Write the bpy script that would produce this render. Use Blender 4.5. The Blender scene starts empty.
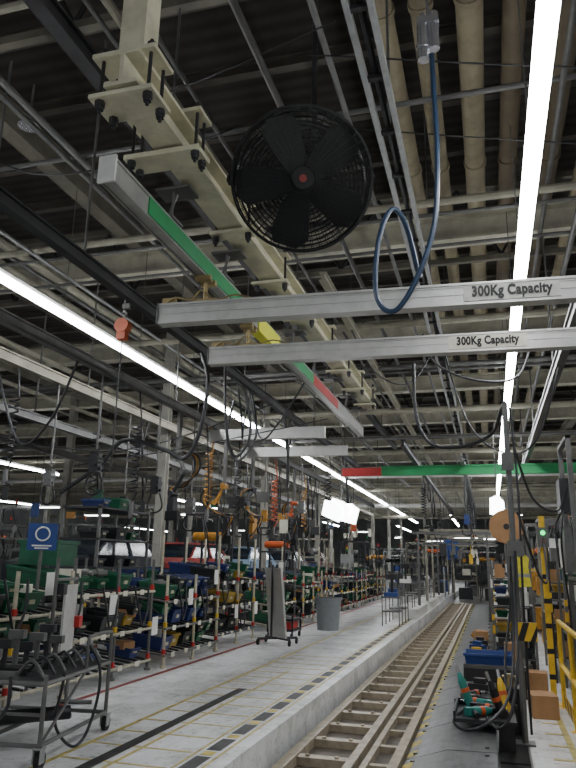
import bpy, bmesh, math, random
from mathutils import Vector, Matrix
random.seed(7)
C = bpy.context.scene.collection
rad = math.radians

# ------------------------------------------------------------ helpers
def srgb(r, g, b):
    def f(c):
        c /= 255.0
        return c/12.92 if c <= 0.04045 else ((c+0.055)/1.055)**2.4
    return (f(r), f(g), f(b), 1.0)

MATS = {}
def mat(name, rgb, rough=0.5, metal=0.0, var=0.25, scale=6.0, bump=0.0, emit=0.0, spec=None):
    if name in MATS: return MATS[name]
    m = bpy.data.materials.new(name); m.use_nodes = True
    nt = m.node_tree; N = nt.nodes; L = nt.links
    b = N["Principled BSDF"]
    col = srgb(*rgb)
    tc = N.new("ShaderNodeTexCoord"); no = N.new("ShaderNodeTexNoise")
    no.inputs["Scale"].default_value = scale; no.inputs["Detail"].default_value = 5
    no.inputs["Roughness"].default_value = 0.65
    L.new(tc.outputs["Object"], no.inputs["Vector"])
    cr = N.new("ShaderNodeValToRGB")
    d = 1.0-var
    cr.color_ramp.elements[0].position = 0.35; cr.color_ramp.elements[1].position = 0.6
    cr.color_ramp.elements[0].color = (col[0]*d, col[1]*d, col[2]*d, 1)
    cr.color_ramp.elements[1].color = col
    L.new(no.outputs["Fac"], cr.inputs["Fac"]); L.new(cr.outputs["Color"], b.inputs["Base Color"])
    b.inputs["Roughness"].default_value = rough; b.inputs["Metallic"].default_value = metal
    if emit > 0:
        b.inputs["Emission Color"].default_value = col
        b.inputs["Emission Strength"].default_value = emit
    if bump > 0:
        bp = N.new("ShaderNodeBump"); bp.inputs["Strength"].default_value = bump
        L.new(no.outputs["Fac"], bp.inputs["Height"]); L.new(bp.outputs["Normal"], b.inputs["Normal"])
    MATS[name] = m
    return m

class MB:
    def __init__(s): s.v = []; s.f = []; s.m = []
    def _add(s, vs, fs, m):
        o = len(s.v); s.v += [tuple(v) for v in vs]
        for f in fs: s.f.append([i+o for i in f]); s.m.append(m)
        return s
    def box(s, x0, x1, y0, y1, z0, z1, m=0):
        vs = [(x0,y0,z0),(x1,y0,z0),(x1,y1,z0),(x0,y1,z0),(x0,y0,z1),(x1,y0,z1),(x1,y1,z1),(x0,y1,z1)]
        return s._add(vs, [(0,3,2,1),(4,5,6,7),(0,1,5,4),(1,2,6,5),(2,3,7,6),(3,0,4,7)], m)
    def cyl(s, p0, p1, r, n=10, r2=None, m=0):
        p0 = Vector(p0); p1 = Vector(p1); r2 = r if r2 is None else r2
        d = (p1-p0).normalized()
        a = d.orthogonal().normalized(); b = d.cross(a)
        vs = []
        for p, rr in ((p0, r), (p1, r2)):
            for i in range(n):
                t = 2*math.pi*i/n
                vs.append(p+(a*math.cos(t)+b*math.sin(t))*rr)
        fs = [(i, (i+1) % n, n+(i+1) % n, n+i) for i in range(n)]
        fs += [tuple(range(n-1, -1, -1)), tuple(range(n, 2*n))]
        return s._add(vs, fs, m)
    def tube(s, pts, r, n=8, m=0, closed=False, smooth=0):
        pts = [Vector(p) for p in pts]
        if smooth:
            pts = catmull(pts, smooth)
        k = len(pts); up = None; vs = []
        for i, p in enumerate(pts):
            if closed: d = pts[(i+1) % k]-pts[i-1]
            else: d = pts[min(i+1, k-1)]-pts[max(i-1, 0)]
            d.normalize()
            if up is None: a = d.orthogonal().normalized()
            else:
                a = up-d*up.dot(d)
                a = a.normalized() if a.length > 1e-5 else d.orthogonal().normalized()
            up = a; b = d.cross(a)
            for j in range(n):
                t = 2*math.pi*j/n
                vs.append(p+(a*math.cos(t)+b*math.sin(t))*r)
        fs = []
        for i in range(k if closed else k-1):
            i2 = (i+1) % k
            for j in range(n):
                fs.append((i*n+j, i*n+(j+1) % n, i2*n+(j+1) % n, i2*n+j))
        if not closed:
            fs += [tuple(range(n-1, -1, -1)), tuple(range((k-1)*n, k*n))]
        return s._add(vs, fs, m)
    def ring(s, c, R, r, axis='y', n=32, k=6, m=0):
        c = Vector(c); pts = []
        for i in range(n):
            t = 2*math.pi*i/n; a, b = math.cos(t)*R, math.sin(t)*R
            pts.append(c+Vector({'y': (a, 0, b), 'x': (0, a, b), 'z': (a, b, 0)}[axis]))
        return s.tube(pts, r, k, m, closed=True)
    def prism(s, poly, axis, a0, a1, m=0):
        def mk(p, a):
            return {'x': (a, p[0], p[1]), 'y': (p[0], a, p[1]), 'z': (p[0], p[1], a)}[axis]
        n = len(poly)
        vs = [mk(p, a0) for p in poly]+[mk(p, a1) for p in poly]
        fs = [(i, (i+1) % n, n+(i+1) % n, n+i) for i in range(n)]+[tuple(range(n-1, -1, -1)), tuple(range(n, 2*n))]
        return s._add(vs, fs, m)
    def mesh(s, name, mats):
        me = bpy.data.meshes.new(name)
        me.from_pydata(s.v, [], s.f)
        for mm in mats: me.materials.append(mm)
        me.polygons.foreach_set("material_index", s.m)
        bm = bmesh.new(); bm.from_mesh(me)
        bmesh.ops.recalc_face_normals(bm, faces=bm.faces)
        bm.to_mesh(me); bm.free()
        me.shade_smooth(); me.set_sharp_from_angle(angle=rad(35))
        return me

def catmull(P, k):
    out = []; n = len(P)
    for i in range(n-1):
        p0 = P[max(i-1, 0)]; p1 = P[i]; p2 = P[i+1]; p3 = P[min(i+2, n-1)]
        for j in range(k):
            t = j/k
            out.append(0.5*((2*p1)+(p2-p0)*t+(2*p0-5*p1+4*p2-p3)*t*t+(3*p1-p0-3*p2+p3)*t**3))
    out.append(P[-1]); return out

def aslist(m): return m if isinstance(m, (list, tuple)) else [m]
def meta(o, label, cat, group=None):
    if label: o["label"] = label
    if cat: o["category"] = cat
    if group: o["group"] = group
def thing(name, label, cat, loc=(0,0,0), rz=0, group=None):
    o = bpy.data.objects.new(name, None); o.empty_display_size = 0.1
    o.location = loc; o.rotation_euler = (0, 0, rz); C.objects.link(o)
    meta(o, label, cat, group); return o
def part(name, mb, mats, parent, loc=(0,0,0), rot=(0,0,0), label=None):
    me = mb if isinstance(mb, bpy.types.Mesh) else mb.mesh(name, aslist(mats))
    o = bpy.data.objects.new(name, me); C.objects.link(o)
    o.parent = parent; o.location = loc; o.rotation_euler = rot
    if label: o["label"] = label
    return o
def solo(name, mb, mats, label, cat, loc=(0,0,0), rz=0, group=None):
    me = mb if isinstance(mb, bpy.types.Mesh) else mb.mesh(name, aslist(mats))
    o = bpy.data.objects.new(name, me); C.objects.link(o)
    o.location = loc; o.rotation_euler = (0, 0, rz); meta(o, label, cat, group); return o
def struct(name, mb, mats):
    o = bpy.data.objects.new(name, mb.mesh(name, aslist(mats))); C.objects.link(o)
    o["kind"] = "structure"; return o
def dup(root, loc, rz=None, label=None, group=None):
    def cp(o, par):
        c = o.copy(); C.objects.link(c)
        if par is not None: c.parent = par
        for ch in list(o.children): cp(ch, c)
        return c
    c = cp(root, None); c.location = loc
    if rz is not None: c.rotation_euler = (0, 0, rz)
    if label: c["label"] = label
    if group: c["group"] = group
    return c
def text(s, size, parent, loc, rot, m, name="lettering", ext=0.002, align='CENTER', bold=0.0, sx=1.0):
    cu = bpy.data.curves.new(name, 'FONT'); cu.body = s; cu.size = size; cu.extrude = ext; cu.offset = bold
    cu.align_x = align; cu.align_y = 'CENTER'; cu.space_character = 1.06
    t = bpy.data.objects.new("tmp", cu); C.objects.link(t)
    bpy.context.view_layer.update()
    me = bpy.data.meshes.new_from_object(t.evaluated_get(bpy.context.evaluated_depsgraph_get()))
    bpy.data.objects.remove(t); me.materials.clear(); me.materials.append(m)
    for v in me.vertices: v.co.x *= sx
    return part(name, me, None, parent, loc, rot)

# ------------------------------------------------------------ materials
cream = mat("cream_paint", (214,210,182), 0.5, 0, 0.3, 3)
creamd = mat("cream_dirty", (146,142,126), 0.6, 0, 0.4, 2)
rackc = mat("rack_cream", (188,182,158), 0.5, 0, 0.4, 5)
alu = mat("aluminium", (188,188,184), 0.38, 0.3, 0.15, 8)
white = mat("white_paint", (220,220,215), 0.5, 0, 0.15, 5)
dsteel = mat("dark_steel", (52,52,54), 0.5, 0.3, 0.3, 5)
gsteel = mat("grey_steel", (104,104,102), 0.45, 0.3, 0.3, 5)
galv = mat("galvanised", (155,157,157), 0.4, 0.4, 0.2, 10)
black = mat("black_plastic", (22,22,24), 0.45, 0, 0.2, 8)
fanblk = mat("fan_black", (10,10,12), 0.6, 0.0, 0.2, 8)
green = mat("green_paint", (30,140,80), 0.5, 0, 0.15, 5)
gbin = mat("green_bin", (10,84,56), 0.45, 0, 0.35, 8)
bbin = mat("blue_bin", (30,46,100), 0.45, 0, 0.3, 8)
ybin = mat("yellow_bin", (165,135,45), 0.5, 0, 0.35, 8)
kbin = mat("black_bin", (32,36,38), 0.5, 0, 0.2, 8)
red = mat("red_paint", (180,38,35), 0.45, 0, 0.2, 6)
yellow = mat("yellow_paint", (220,178,40), 0.5, 0, 0.3, 6)
ygreen = mat("yellow_green", (225,228,40), 0.5, 0, 0.1, 6)
orange = mat("orange_paint", (205,92,42), 0.45, 0, 0.3, 6)
ochre = mat("ochre_paint", (190,135,45), 0.45, 0, 0.4, 9)
teal = mat("teal_paint", (40,130,120), 0.45, 0, 0.2, 6)
bluep = mat("blue_paint", (32,62,125), 0.45, 0, 0.2, 6)
bhose = mat("blue_hose", (38,58,82), 0.4, 0, 0.1, 8)
khose = mat("black_hose", (30,30,34), 0.45, 0, 0.1, 8)
rubber = mat("rubber", (30,30,30), 0.8, 0, 0.2, 8)
chrome = mat("chrome", (200,200,205), 0.25, 0.8, 0.1, 8)
brass = mat("brass", (165,148,105), 0.4, 0.5, 0.3, 8)
card = mat("cardboard", (165,125,85), 0.8, 0, 0.15, 6)
duct = mat("tan_duct", (150,140,114), 0.6, 0, 0.35, 2)
ductb = mat("brown_duct", (98,86,66), 0.6, 0, 0.3, 2)
glass = mat("dark_glass", (40,50,60), 0.15, 0, 0.1, 3)
lamp = mat("lamp_diffuser", (250,252,255), 0.4, 0, 0.0, 3, emit=46)
rooffill = mat("roof_fill_glow", (245,250,255), 0.4, 0, 0.0, 3, emit=4)  # weak glow added to lift the roof, not a fixture part
lampd = mat("lamp_bright", (250,252,255), 0.4, 0, 0.0, 3, emit=12)
railtan = mat("worn_rail", (172,160,138), 0.45, 0.2, 0.4, 9)
bedm = mat("oily_bed", (92,84,73), 0.6, 0.1, 0.5, 7)
markk = mat("black_marking", (55,55,55), 0.6, 0, 0.5, 14)
marky = mat("yellow_marking", (185,170,95), 0.6, 0, 0.45, 10)
yellowm = mat("yellow_edge", (195,175,75), 0.6, 0, 0.5, 12)
markr = mat("red_marking", (140,55,50), 0.6, 0, 0.4, 10)
letter = mat("black_lettering", (18,18,18), 0.6, 0, 0.1, 10)
labelm = mat("pale_label", (208,205,188), 0.6, 0, 0.15, 10)

def floor_mat(name, rgb, dark, sc, big=0.75, rough=.38):
    m = mat(name, rgb, rough, 0, 0.18, 0.7)
    nt = m.node_tree; N = nt.nodes; L = nt.links; b = N["Principled BSDF"]
    cr = [n for n in N if n.type == 'VALTORGB'][0]
    tc = [n for n in N if n.type == 'TEX_COORD'][0]
    out = cr.outputs["Color"]
    for s2, lo, p0, p1, st in ((sc, dark, .36, .52, (1, 1, 1)), (sc*.5, big, .3, .55, (4, .5, 1)), (sc*8, .66, .36, .43, (1, 1, 1))):
        mp = N.new("ShaderNodeMapping"); mp.inputs["Scale"].default_value = st
        L.new(tc.outputs["Object"], mp.inputs["Vector"])
        n2 = N.new("ShaderNodeTexNoise"); n2.inputs["Scale"].default_value = s2; n2.inputs["Detail"].default_value = 9
        n2.inputs["Roughness"].default_value = 0.75
        L.new(mp.outputs["Vector"], n2.inputs["Vector"])
        r2 = N.new("ShaderNodeValToRGB"); r2.color_ramp.elements[0].position = p0; r2.color_ramp.elements[1].position = p1
        r2.color_ramp.elements[0].color = (lo, lo, lo*.98, 1); r2.color_ramp.elements[1].color = (1, 1, 1, 1)
        L.new(n2.outputs["Fac"], r2.inputs["Fac"])
        mx = N.new("ShaderNodeMix"); mx.data_type = 'RGBA'; mx.blend_type = 'MULTIPLY'; mx.inputs["Factor"].default_value = 1
        L.new(out, mx.inputs["A"]); L.new(r2.outputs["Color"], mx.inputs["B"]); out = mx.outputs["Result"]
    L.new(out, b.inputs["Base Color"])
    return m
fl_white = floor_mat("painted_floor", (236,238,238), 0.7, 2.2, .78, .25)
fl_grey = floor_mat("concrete_floor", (110,110,106), 0.6, 4)
guardm = floor_mat("guard_steel", (96,98,98), 0.4, 7, .45, .42)

def roof_mat():
    m = mat("roof_deck", (66,61,55), 0.8, 0, 0.4, 1)
    nt = m.node_tree; N = nt.nodes; L = nt.links; b = N["Principled BSDF"]
    cr = [n for n in N if n.type == 'VALTORGB'][0]; tc = [n for n in N if n.type == 'TEX_COORD'][0]
    w = N.new("ShaderNodeTexWave"); w.bands_direction = 'Y'; w.inputs["Scale"].default_value = 1.1
    L.new(tc.outputs["Object"], w.inputs["Vector"])
    mx = N.new("ShaderNodeMix"); mx.data_type = 'RGBA'; mx.blend_type = 'MULTIPLY'; mx.inputs["Factor"].default_value = 0.45
    L.new(cr.outputs["Color"], mx.inputs["A"]); L.new(w.outputs["Color"], mx.inputs["B"])
    L.new(mx.outputs["Result"], b.inputs["Base Color"])
    bp = N.new("ShaderNodeBump"); bp.inputs["Strength"].default_value = 0.5
    L.new(w.outputs["Fac"], bp.inputs["Height"]); L.new(bp.outputs["Normal"], b.inputs["Normal"])
    return m
roofm = roof_mat()
wallm = mat("factory_wall", (140,143,142), 0.8, 0, 0.3, 1)

# ------------------------------------------------------------ camera
cam_d = bpy.data.cameras.new("camera"); cam = bpy.data.objects.new("camera", cam_d); C.objects.link(cam)
f = 680.0
Yc = Vector((202, -182, -f)).normalized()
Zc = Vector((1, -0.02, 0)).cross(Yc).normalized()
Xc = Yc.cross(Zc).normalized()
R = Matrix((Xc, Yc, Zc))
cam.matrix_world = Matrix.Translation((0, 0, 1.65)) @ R.to_4x4()
cam_d.sensor_fit = 'VERTICAL'; cam_d.sensor_height = 24; cam_d.lens = f/768*24
cam_d.clip_start = 0.05; cam_d.clip_end = 300
bpy.context.scene.camera = cam

# ------------------------------------------------------------ structure
struct("floor", MB().box(-1.8, 12, -3, 80, -0.1, 0), fl_grey)
struct("floor.001", MB().box(-45, -1.8, -3, 80, -0.1, 0.3), fl_white)
struct("ceiling", MB().box(-45, 12, -3, 80, 9.6, 9.7), roofm)
struct("wall_left", MB().box(-45.2, -45, -3, 80, 0, 9.6), wallm)
struct("wall_right", MB().box(12, 12.2, -3, 80, 0, 9.6), wallm)
struct("wall_far", MB().box(-45, 12, 80, 80.2, 0, 9.6), wallm)
z = 0.302
m1 = MB(); m2 = MB()
yy = 1.0
while yy < 31:
    m1.box(-2.08, -1.97, yy, yy+0.34, 0.3, z); m2.box(-2.07, -1.98, yy+.38, yy+0.48, 0.3, z); yy += 0.52
struct("trim_1", m1, markk)
struct("trim_8", m2, yellowm)
struct("trim_2", MB().box(-2.72, -2.62, 1, 7.6, 0.3, z), markk)
m1 = MB()
m1.box(-3.0, -2.96, 1, 30, 0.3, z).box(-2.13, -2.11, 1, 30, .3, z).box(-1.94, -1.92, 1, 30, .3, z).box(-2.56, -2.53, 1, 9, .3, z)
for i in range(16):
    m1.box(-2.96, -2.15, 4.2+i*0.42, 4.23+i*0.42, 0.3, z-0.0005)
struct("trim_3", m1, marky)
struct("trim_4", MB().box(-4.0, -3.93, 1, 40, 0.3, z), markr)
struct("trim_5", MB().box(0.27, 1.1, 0, 60, 0.0, 0.012), fl_white)
m1 = MB().box(0.62, 0.68, 0, 40, 0.012, 0.015)
for k in range(30): m1.box(.45, .62, 5+k*.5, 5.06+k*.5, .012, .0145)
struct("trim_6", m1, marky)

# ------------------------------------------------------------ floor conveyor
cv = thing("floor_conveyor", "long sunken assembly conveyor with worn steel rails and cross slats", "conveyor", (0, 0, 0))
part("bed", MB().box(-1.78, -0.78, 2, 32, 0.001, 0.02), bedm, cv)
for x0, x1, h in ((-1.72, -1.63, 0.1), (-1.2, -1.13, 0.1), (-1.08, -1.03, 0.09), (-0.87, -0.79, 0.09)):
    part("rail", MB().box(x0, x1, 2, 32, 0.02, h), railtan, cv)
mesh_cb = MB().box(-1.63, -1.2, -0.055, 0.055, 0.02, 0.085).cyl((-1.55, 0, 0.085), (-1.55, 0, 0.1), 0.02).cyl((-1.3, 0, 0.085), (-1.3, 0, 0.1), 0.02).mesh("cross_slat", [railtan])
for i in range(46): part("cross_slat", mesh_cb, None, cv, (0, 3+i*0.62, 0))
mesh_cb = MB().box(-1.03, -0.87, -0.035, 0.035, 0.02, 0.07).mesh("tie_bar", [railtan])
for i in range(46): part("tie_bar", mesh_cb, None, cv, (0, 3+i*.62, 0))
gp0 = None
for i in range(26):
    y0 = 2+i*1.1
    if gp0 is None:
        m1 = MB().prism([(-0.77, 0.0), (-0.77, 0.05), (-0.42, 0.16), (-0.02, 0.17), (-0.02, 0.0)], 'y', 0, 1.085)
        for bx, bz in ((-.7, .073), (-.1, .169)):
            for by in (.12, .97): m1.cyl((bx, by, bz-.01), (bx, by, bz+.012), .018, 8)
        gp0 = solo("guard_plate", m1, guardm, "worn grey sloping steel cover plate beside the conveyor", "guard", (0, y0, 0), group="conveyor guard plates")
    else: dup(gp0, (0, y0, 0))
m1 = MB()
for i in range(75):
    y0 = 3+i*0.38
    m1._add([(-0.768, y0, 0.0545), (-0.69, y0+0.06, 0.079), (-0.69, y0+0.24, 0.079), (-0.768, y0+0.18, 0.0545)], [(0, 1, 2, 3)], 0)
struct("trim_7", m1, yellowm)
for i in range(9):
    solo("floor_mat", MB().box(0, .25, 0, 1.7, 0, .018).box(.01, .24, .01, 1.69, .018, .022), rubber, "black rubber anti-fatigue mat at the line side", "mat", (0, 5+i*1.75, 0), group="rubber floor mats")

# ------------------------------------------------------------ roof
def ibeam(mb, axis, c1, z0, h, w, a0, a1, t=0.03):
    for (u0, u1, w0, w1) in ((c1-w/2, c1+w/2, z0, z0+t), (c1-w/2, c1+w/2, z0+h-t, z0+h), (c1-t/2, c1+t/2, z0+t, z0+h-t)):
        if axis == 'x': mb.box(a0, a1, u0, u1, w0, w1)
        else: mb.box(u0, u1, a0, a1, w0, w1)
    return mb
rb = None
beamc = mat("roof_beam_cream", (182,178,160), 0.6, 0, 0.35, 2)
for i in range(15):
    y = 9.8+i*4.6
    if rb is None:
        rb = solo("roof_beam", ibeam(MB(), 'x', 0, 0, 0.42, 0.3, -44.5, 11.8, 0.04), beamc, "long cream steel beam spanning under the roof deck", "beam", (0, y, 6.4), group="cream roof beams")
    else: dup(rb, (0, y, 6.4))
tr0 = None
trm = mat("truss_paint", (112,108,96), .6, 0, .4, 2)
for y in (5.2, 12.1, 19, 25.9, 35.1):
    if tr0 is None:
        tr0 = thing("roof_truss", "open web steel roof truss with diagonal members", "truss", (0, y, 7.1), group="roof trusses")
        part("bottom_chord", MB().box(-40, 11.8, -.05, .05, 0, .1), trm, tr0)
        part("top_chord", MB().box(-40, 11.8, -.05, .05, 1.5, 1.6), trm, tr0)
        m1 = MB()
        for k in range(34):
            x = -40+k*1.5
            m1.cyl((x, 0, .1), (x+.75, 0, 1.5), .028, 6).cyl((x+.75, 0, 1.5), (x+1.5, 0, .1), .028, 6)
        part("web", m1, dsteel, tr0)
    else: dup(tr0, (0, y, 7.1))
jo = None
jm = mat("joist_grey", (84,80,72), 0.6, 0, 0.3, 2)
for i in range(34):
    y = 2.6+i*1.45
    if jo is None:
        jo = solo("roof_joist", ibeam(MB(), 'x', 0, 0, 0.2, 0.14, -44.5, 11.8, 0.02), jm, "slim grey steel joist under the roof deck", "joist", (0, y, 8.9), group="roof joists")
    else: dup(jo, (0, y, 8.9))
lb = None
for x in (-30, -22, -15, -9, -5.6, 3.2, 7):
    if lb is None:
        lb = solo("roof_girder", ibeam(MB(), 'y', 0, 0, 0.36, 0.24, -2.5, 79, 0.03), trm, "long cream steel girder running along the hall", "beam", (x, 0, 6.85), group="long roof girders")
    else: dup(lb, (x, 0, 6.85))
for x, r, mm, lab in ((-0.85, 0.13, duct, "cream overhead pipe under the roof"), (-0.42, 0.12, duct, "cream overhead pipe under the roof"), (0.1, 0.15, duct, "thick cream overhead pipe under the roof"), (0.58, 0.13, ductb, "brown overhead duct under the roof"), (1.15, 0.17, ductb, "thick brown overhead pipe under the roof"), (1.7, 0.12, duct, "cream overhead duct under the roof")):
    m1 = MB().cyl((0, 0, 0), (0, 40, 0), r, 16)
    for k in range(12): m1.cyl((0, 1+k*3.3, 0), (0, 1.08+k*3.3, 0), r+0.02, 16)
    solo("roof_pipe", m1, mm, lab, "pipe", (x, 2.0, 7.65), group="overhead pipes")
for x, z0, r in ((-3.3, 6.9, .05), (-3.5, 6.9, .03), (-6.8, 6.2, .07), (-7.0, 6.2, .04), (-7.3, 6.2, .06), (-11, 6.1, .09), (-4.4, 6.2, .04), (-4.55, 6.2, .03), (-1.75, 6.0, .035), (-8.2, 5.4, .06), (-9.6, 5.2, .05), (-2.6, 6.15, .025), (-1.2, 6.2, .03), (-5.7, 5.6, .03), (.9, 6.1, .03), (1.3, 6.0, .04)):
    solo("roof_pipe", MB().cyl((0, 0, 0), (0, 60, 0), r, 10), gsteel if r < .05 else creamd, "slim overhead pipe along the roof", "pipe", (x, 1.0, z0), group="overhead pipes")
for y, z0, x0, x1, r, mm in ((3.3, 7.6, -12, 6, .03, creamd), (3.7, 7.0, -12, 6, .02, gsteel), (4.3, 6.6, -12, 6, .04, creamd), (6.2, 6.3, -14, 8, .03, gsteel), (7.6, 5.9, -20, 10, .05, creamd), (7.9, 5.9, -20, 10, .025, gsteel), (9.0, 6.0, -20, 10, .025, gsteel), (11.0, 5.6, -25, 10, .06, creamd), (12.6, 5.3, -25, 10, .05, gsteel), (14, 5.6, -25, 10, .04, gsteel), (16, 5.2, -30, 10, .07, creamd), (18, 4.9, -30, 10, .05, gsteel), (21, 5.0, -30, 10, .08, creamd), (26, 4.9, -30, 10, .08, white), (31, 4.9, -30, 10, .09, creamd), (36, 4.6, -30, 10, .1, white), (42, 4.4, -30, 10, .1, creamd)):
    solo("cross_pipe", MB().cyl((x0, 0, 0), (x1, 0, 0), r, 8), mm, "slim pipe crossing the hall under the roof", "pipe", (0, y, z0), group="crossing pipes")

# ------------------------------------------------------------ strip lights
sl = thing("strip_light", "continuous white linear strip light fixture", "light", (0.47, 2, 4.65), group="linear strip lights")
part("housing", MB().box(-0.05, 0.05, 0, 2.0, 0.0, 0.05), white, sl)
part("diffuser", MB().prism([(-0.065, 0), (-0.05, -0.05), (0.05, -0.05), (0.065, 0)], 'y', 0.003, 1.997), lamp, sl)
part("added_roof_fill", MB().box(-0.035, 0.035, 0.05, 1.95, 0.05, 0.06), rooffill, sl)  # added glowing strip on the housing top, brightens the roof above
part("suspension_rod", MB().cyl((0, 1, .05), (0, 1, 1.75), .006, 5), gsteel, sl)
for sx, sy, n0, n1, in ((0.47, 2, 1, 15), (-5.03, 2, 0, 25), (-15.3, 16, 0, 3), (-15.3, 32, 0, 3), (-20, 40, 0, 4), (-34, 60, 0, 5), (-26, 30, 0, 3), (6.5, 4, 0, 8), (6.5, 30, 0, 6), (-15.3, 2, 0, 4), (-12, 46, 0, 6), (-2.2, 44, 0, 6), (2, 44, 0, 5), (-7, 56, 0, 5)):  # some far rows are added to brighten the dark end of the hall
    for i in range(n0, n1): dup(sl, (sx, sy+i*2.0, 4.65))

# ------------------------------------------------------------ overhead crane runway
rw = thing("crane_runway_beam", "cream steel I-beam runway with bolted plates and hanger post", "beam", (-2.14, 3.3, 4.62))
part("beam", ibeam(MB(), 'y', 0, 0, 0.26, 0.24, 0, 9.9, 0.028), cream, rw)
part("hanger_post", MB().box(-0.26, -0.06, 0.35, 0.55, 0.3, 4.9).box(-0.32, 0.0, 0.3, 0.6, 0.27, 0.31), cream, rw)
part("clamp_plate", MB().box(-0.24, 0.22, 0.02, 0.3, 0.26, 0.29), cream, rw)
part("clamp_plate", MB().box(-0.24, 0.22, 0.02, 0.3, -0.05, -0.02), cream, rw)
part("clamp_plate", MB().box(-0.36, 0.25, 0.7, 0.92, -0.06, -0.02), cream, rw)
part("clamp_plate", MB().box(-0.36, 0.25, 0.7, 0.92, 0.27, 0.3), cream, rw)
for k in range(1, 8):
    part("clamp_plate", MB().box(-0.2, 0.2, 0.8+k*1.2, 0.95+k*1.2, -0.05, -0.02), cream, rw)
    part("clamp_plate", MB().box(-0.2, 0.2, 0.8+k*1.2, 0.95+k*1.2, 0.26, 0.29), cream, rw)
bt = MB().cyl((0, 0, -0.14), (0, 0, 0.36), 0.013, 8).cyl((0, 0, -0.09), (0, 0, -0.05), 0.034, 6).cyl((0, 0, -0.115), (0, 0, -0.09), 0.028, 6).cyl((0, 0, 0.3), (0, 0, 0.335), 0.03, 6).mesh("bolt", [dsteel])
for bx, by in ((-0.18, 0.07), (-0.18, 0.25), (0.17, 0.07), (0.17, 0.25), (-0.31, 0.74), (-0.31, 0.87), (0.21, 0.74), (0.21, 0.87)):
    part("bolt", bt, None, rw, (bx, by, 0))
for k in range(1, 8):
    for bx in (-0.16, 0.16): part("bolt", bt, None, rw, (bx, 0.87+k*1.2, 0))

tr = thing("crane_track", "aluminium crane track rail with green yellow and red sections", "rail", (-2.36, 3.6, 4.13))
m1 = MB().box(-0.045, 0.045, 0, 9.8, 0, 0.15)
m1.box(-0.055, 0.055, 0, 9.8, 0.15, 0.17).box(-0.055, -0.042, 0, 9.8, -0.015, 0).box(0.042, 0.055, 0, 9.8, -0.015, 0)
part("rail_body", m1, mat("track_grey", (160,160,155), .4, .3, .25, 6), tr)
part("end_cap", MB().box(-0.065, 0.065, -0.02, 0.0, -0.02, 0.18), white, tr)
for y0, y1, mm, nm in ((0.5, 2.5, green, "green_section"), (4.0, 5.6, green, "green_section"), (5.6, 7.3, red, "red_section")):
    part(nm, MB().box(-0.056, 0.056, y0, y1, 0.01, 0.15), mm, tr)
part("yellow_section", MB().box(-0.06, 0.06, 3.1, 3.9, -0.03, 0.15), ygreen, tr)
for k in range(8):
    part("suspension_bracket", MB().cyl((-0.03, 0.95+k*1.2, 0.17), (0.05, 0.95+k*1.2, 0.44), 0.014).box(-0.07, 0.07, 0.85+k*1.2, 1.05+k*1.2, 0.17, 0.19).box(-0.1, 0.2, 0.85+k*1.2, 1.05+k*1.2, 0.42, 0.44).cyl((0.04, 0.9+k*1.2, 0.17), (0.04, 0.9+k*1.2, 0.42), 0.01), gsteel, tr)

def bridge(x0, x1, y, z0, txt=None, tx=0.27, h=0.19, lab="aluminium crane bridge beam with 300Kg capacity lettering", rz=0, lm=None, sz=.12):
    b = thing("crane_bridge", lab, "crane beam", (x0, y, z0), rz, group="overhead crane bridges")
    L_ = x1-x0
    m = MB().box(0, L_, -0.05, 0.05, 0.02, h-0.02).box(0, L_, -0.06, 0.06, h-0.02, h).box(0, L_, -0.06, 0.06, 0, 0.02).box(0, L_, -0.055, 0.055, h*0.5-0.006, h*0.5+0.006).box(0, L_, -.056, .056, h*.8, h*.83)
    part("beam_profile", m, alu, b)
    part("end_cap", MB().box(-0.015, 0, -0.065, 0.065, -0.005, h+0.005), gsteel, b)
    if txt:
        part("label_strip", MB().box(tx-x0-.37, tx-x0+.37, -.0605, -.05, h*.5-.068, h*.5+.065), lm, b)
        text(txt, sz, b, (tx-x0, -0.065, h*0.5+.008), (math.pi/2, 0, 0), letter, bold=0.0048, sx=.76)
    return b
def trolley(b, lx, top, h=0.19):
    m = MB().box(lx-0.12, lx+0.12, -0.035, 0.035, h, h+0.03).cyl((lx, 0, h), (lx, 0, top), 0.02).box(lx-0.05, lx+0.05, -0.1, 0.1, top-0.04, top).cyl((lx-0.07, -0.07, top-0.02), (lx+0.07, -0.07, top-0.02), 0.03).cyl((lx-0.07, 0.07, top-0.02), (lx+0.07, 0.07, top-0.02), 0.03)
    part("end_truck", m, brass, b)
b1 = bridge(-2.75, 2.9, 5.25, 3.69, "300Kg Capacity", 0.28, rz=rad(3.2), lm=mat("worn_label", (176,175,168), .5, .1, .25, 12))
b2 = bridge(-2.80, 2.9, 6.55, 3.69, "300Kg Capacity", 0.09, rz=rad(2.8), lm=labelm, sz=.115)
for b in (b1, b2):
    trolley(b, 0.42, 0.42)
    part("festoon_wire", MB().tube([(.05, -.02, .19), (.15, -.05, .24), (.3, -.05, .21), (.4, -.04, .3), (.5, .02, .22), (.7, 0, .25), (.9, 0, .19)], .009, 6, smooth=4), brass, b)
    part("terminal_box", MB().box(.02, .14, -.03, .03, .19, .25), brass, b)
bridge(-4.75, -2.62, 11.3, 3.74, None, lab="short aluminium crane bridge beam over the parts racks")
bridge(-4.85, -2.62, 13.3, 3.74, None, lab="short aluminium crane bridge beam over the parts racks")
gb = thing("green_crossbeam", "green painted crossbeam with red end section over the line", "beam", (-3.45, 16.8, 3.75))
part("beam", MB().box(1.0, 6.5, -0.06, 0.06, 0, 0.22).box(1.0, 6.5, -0.09, 0.09, 0.2, 0.23), green, gb)
part("red_end", MB().box(0, 1.0, -0.06, 0.06, 0, 0.2), red, gb)

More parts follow.
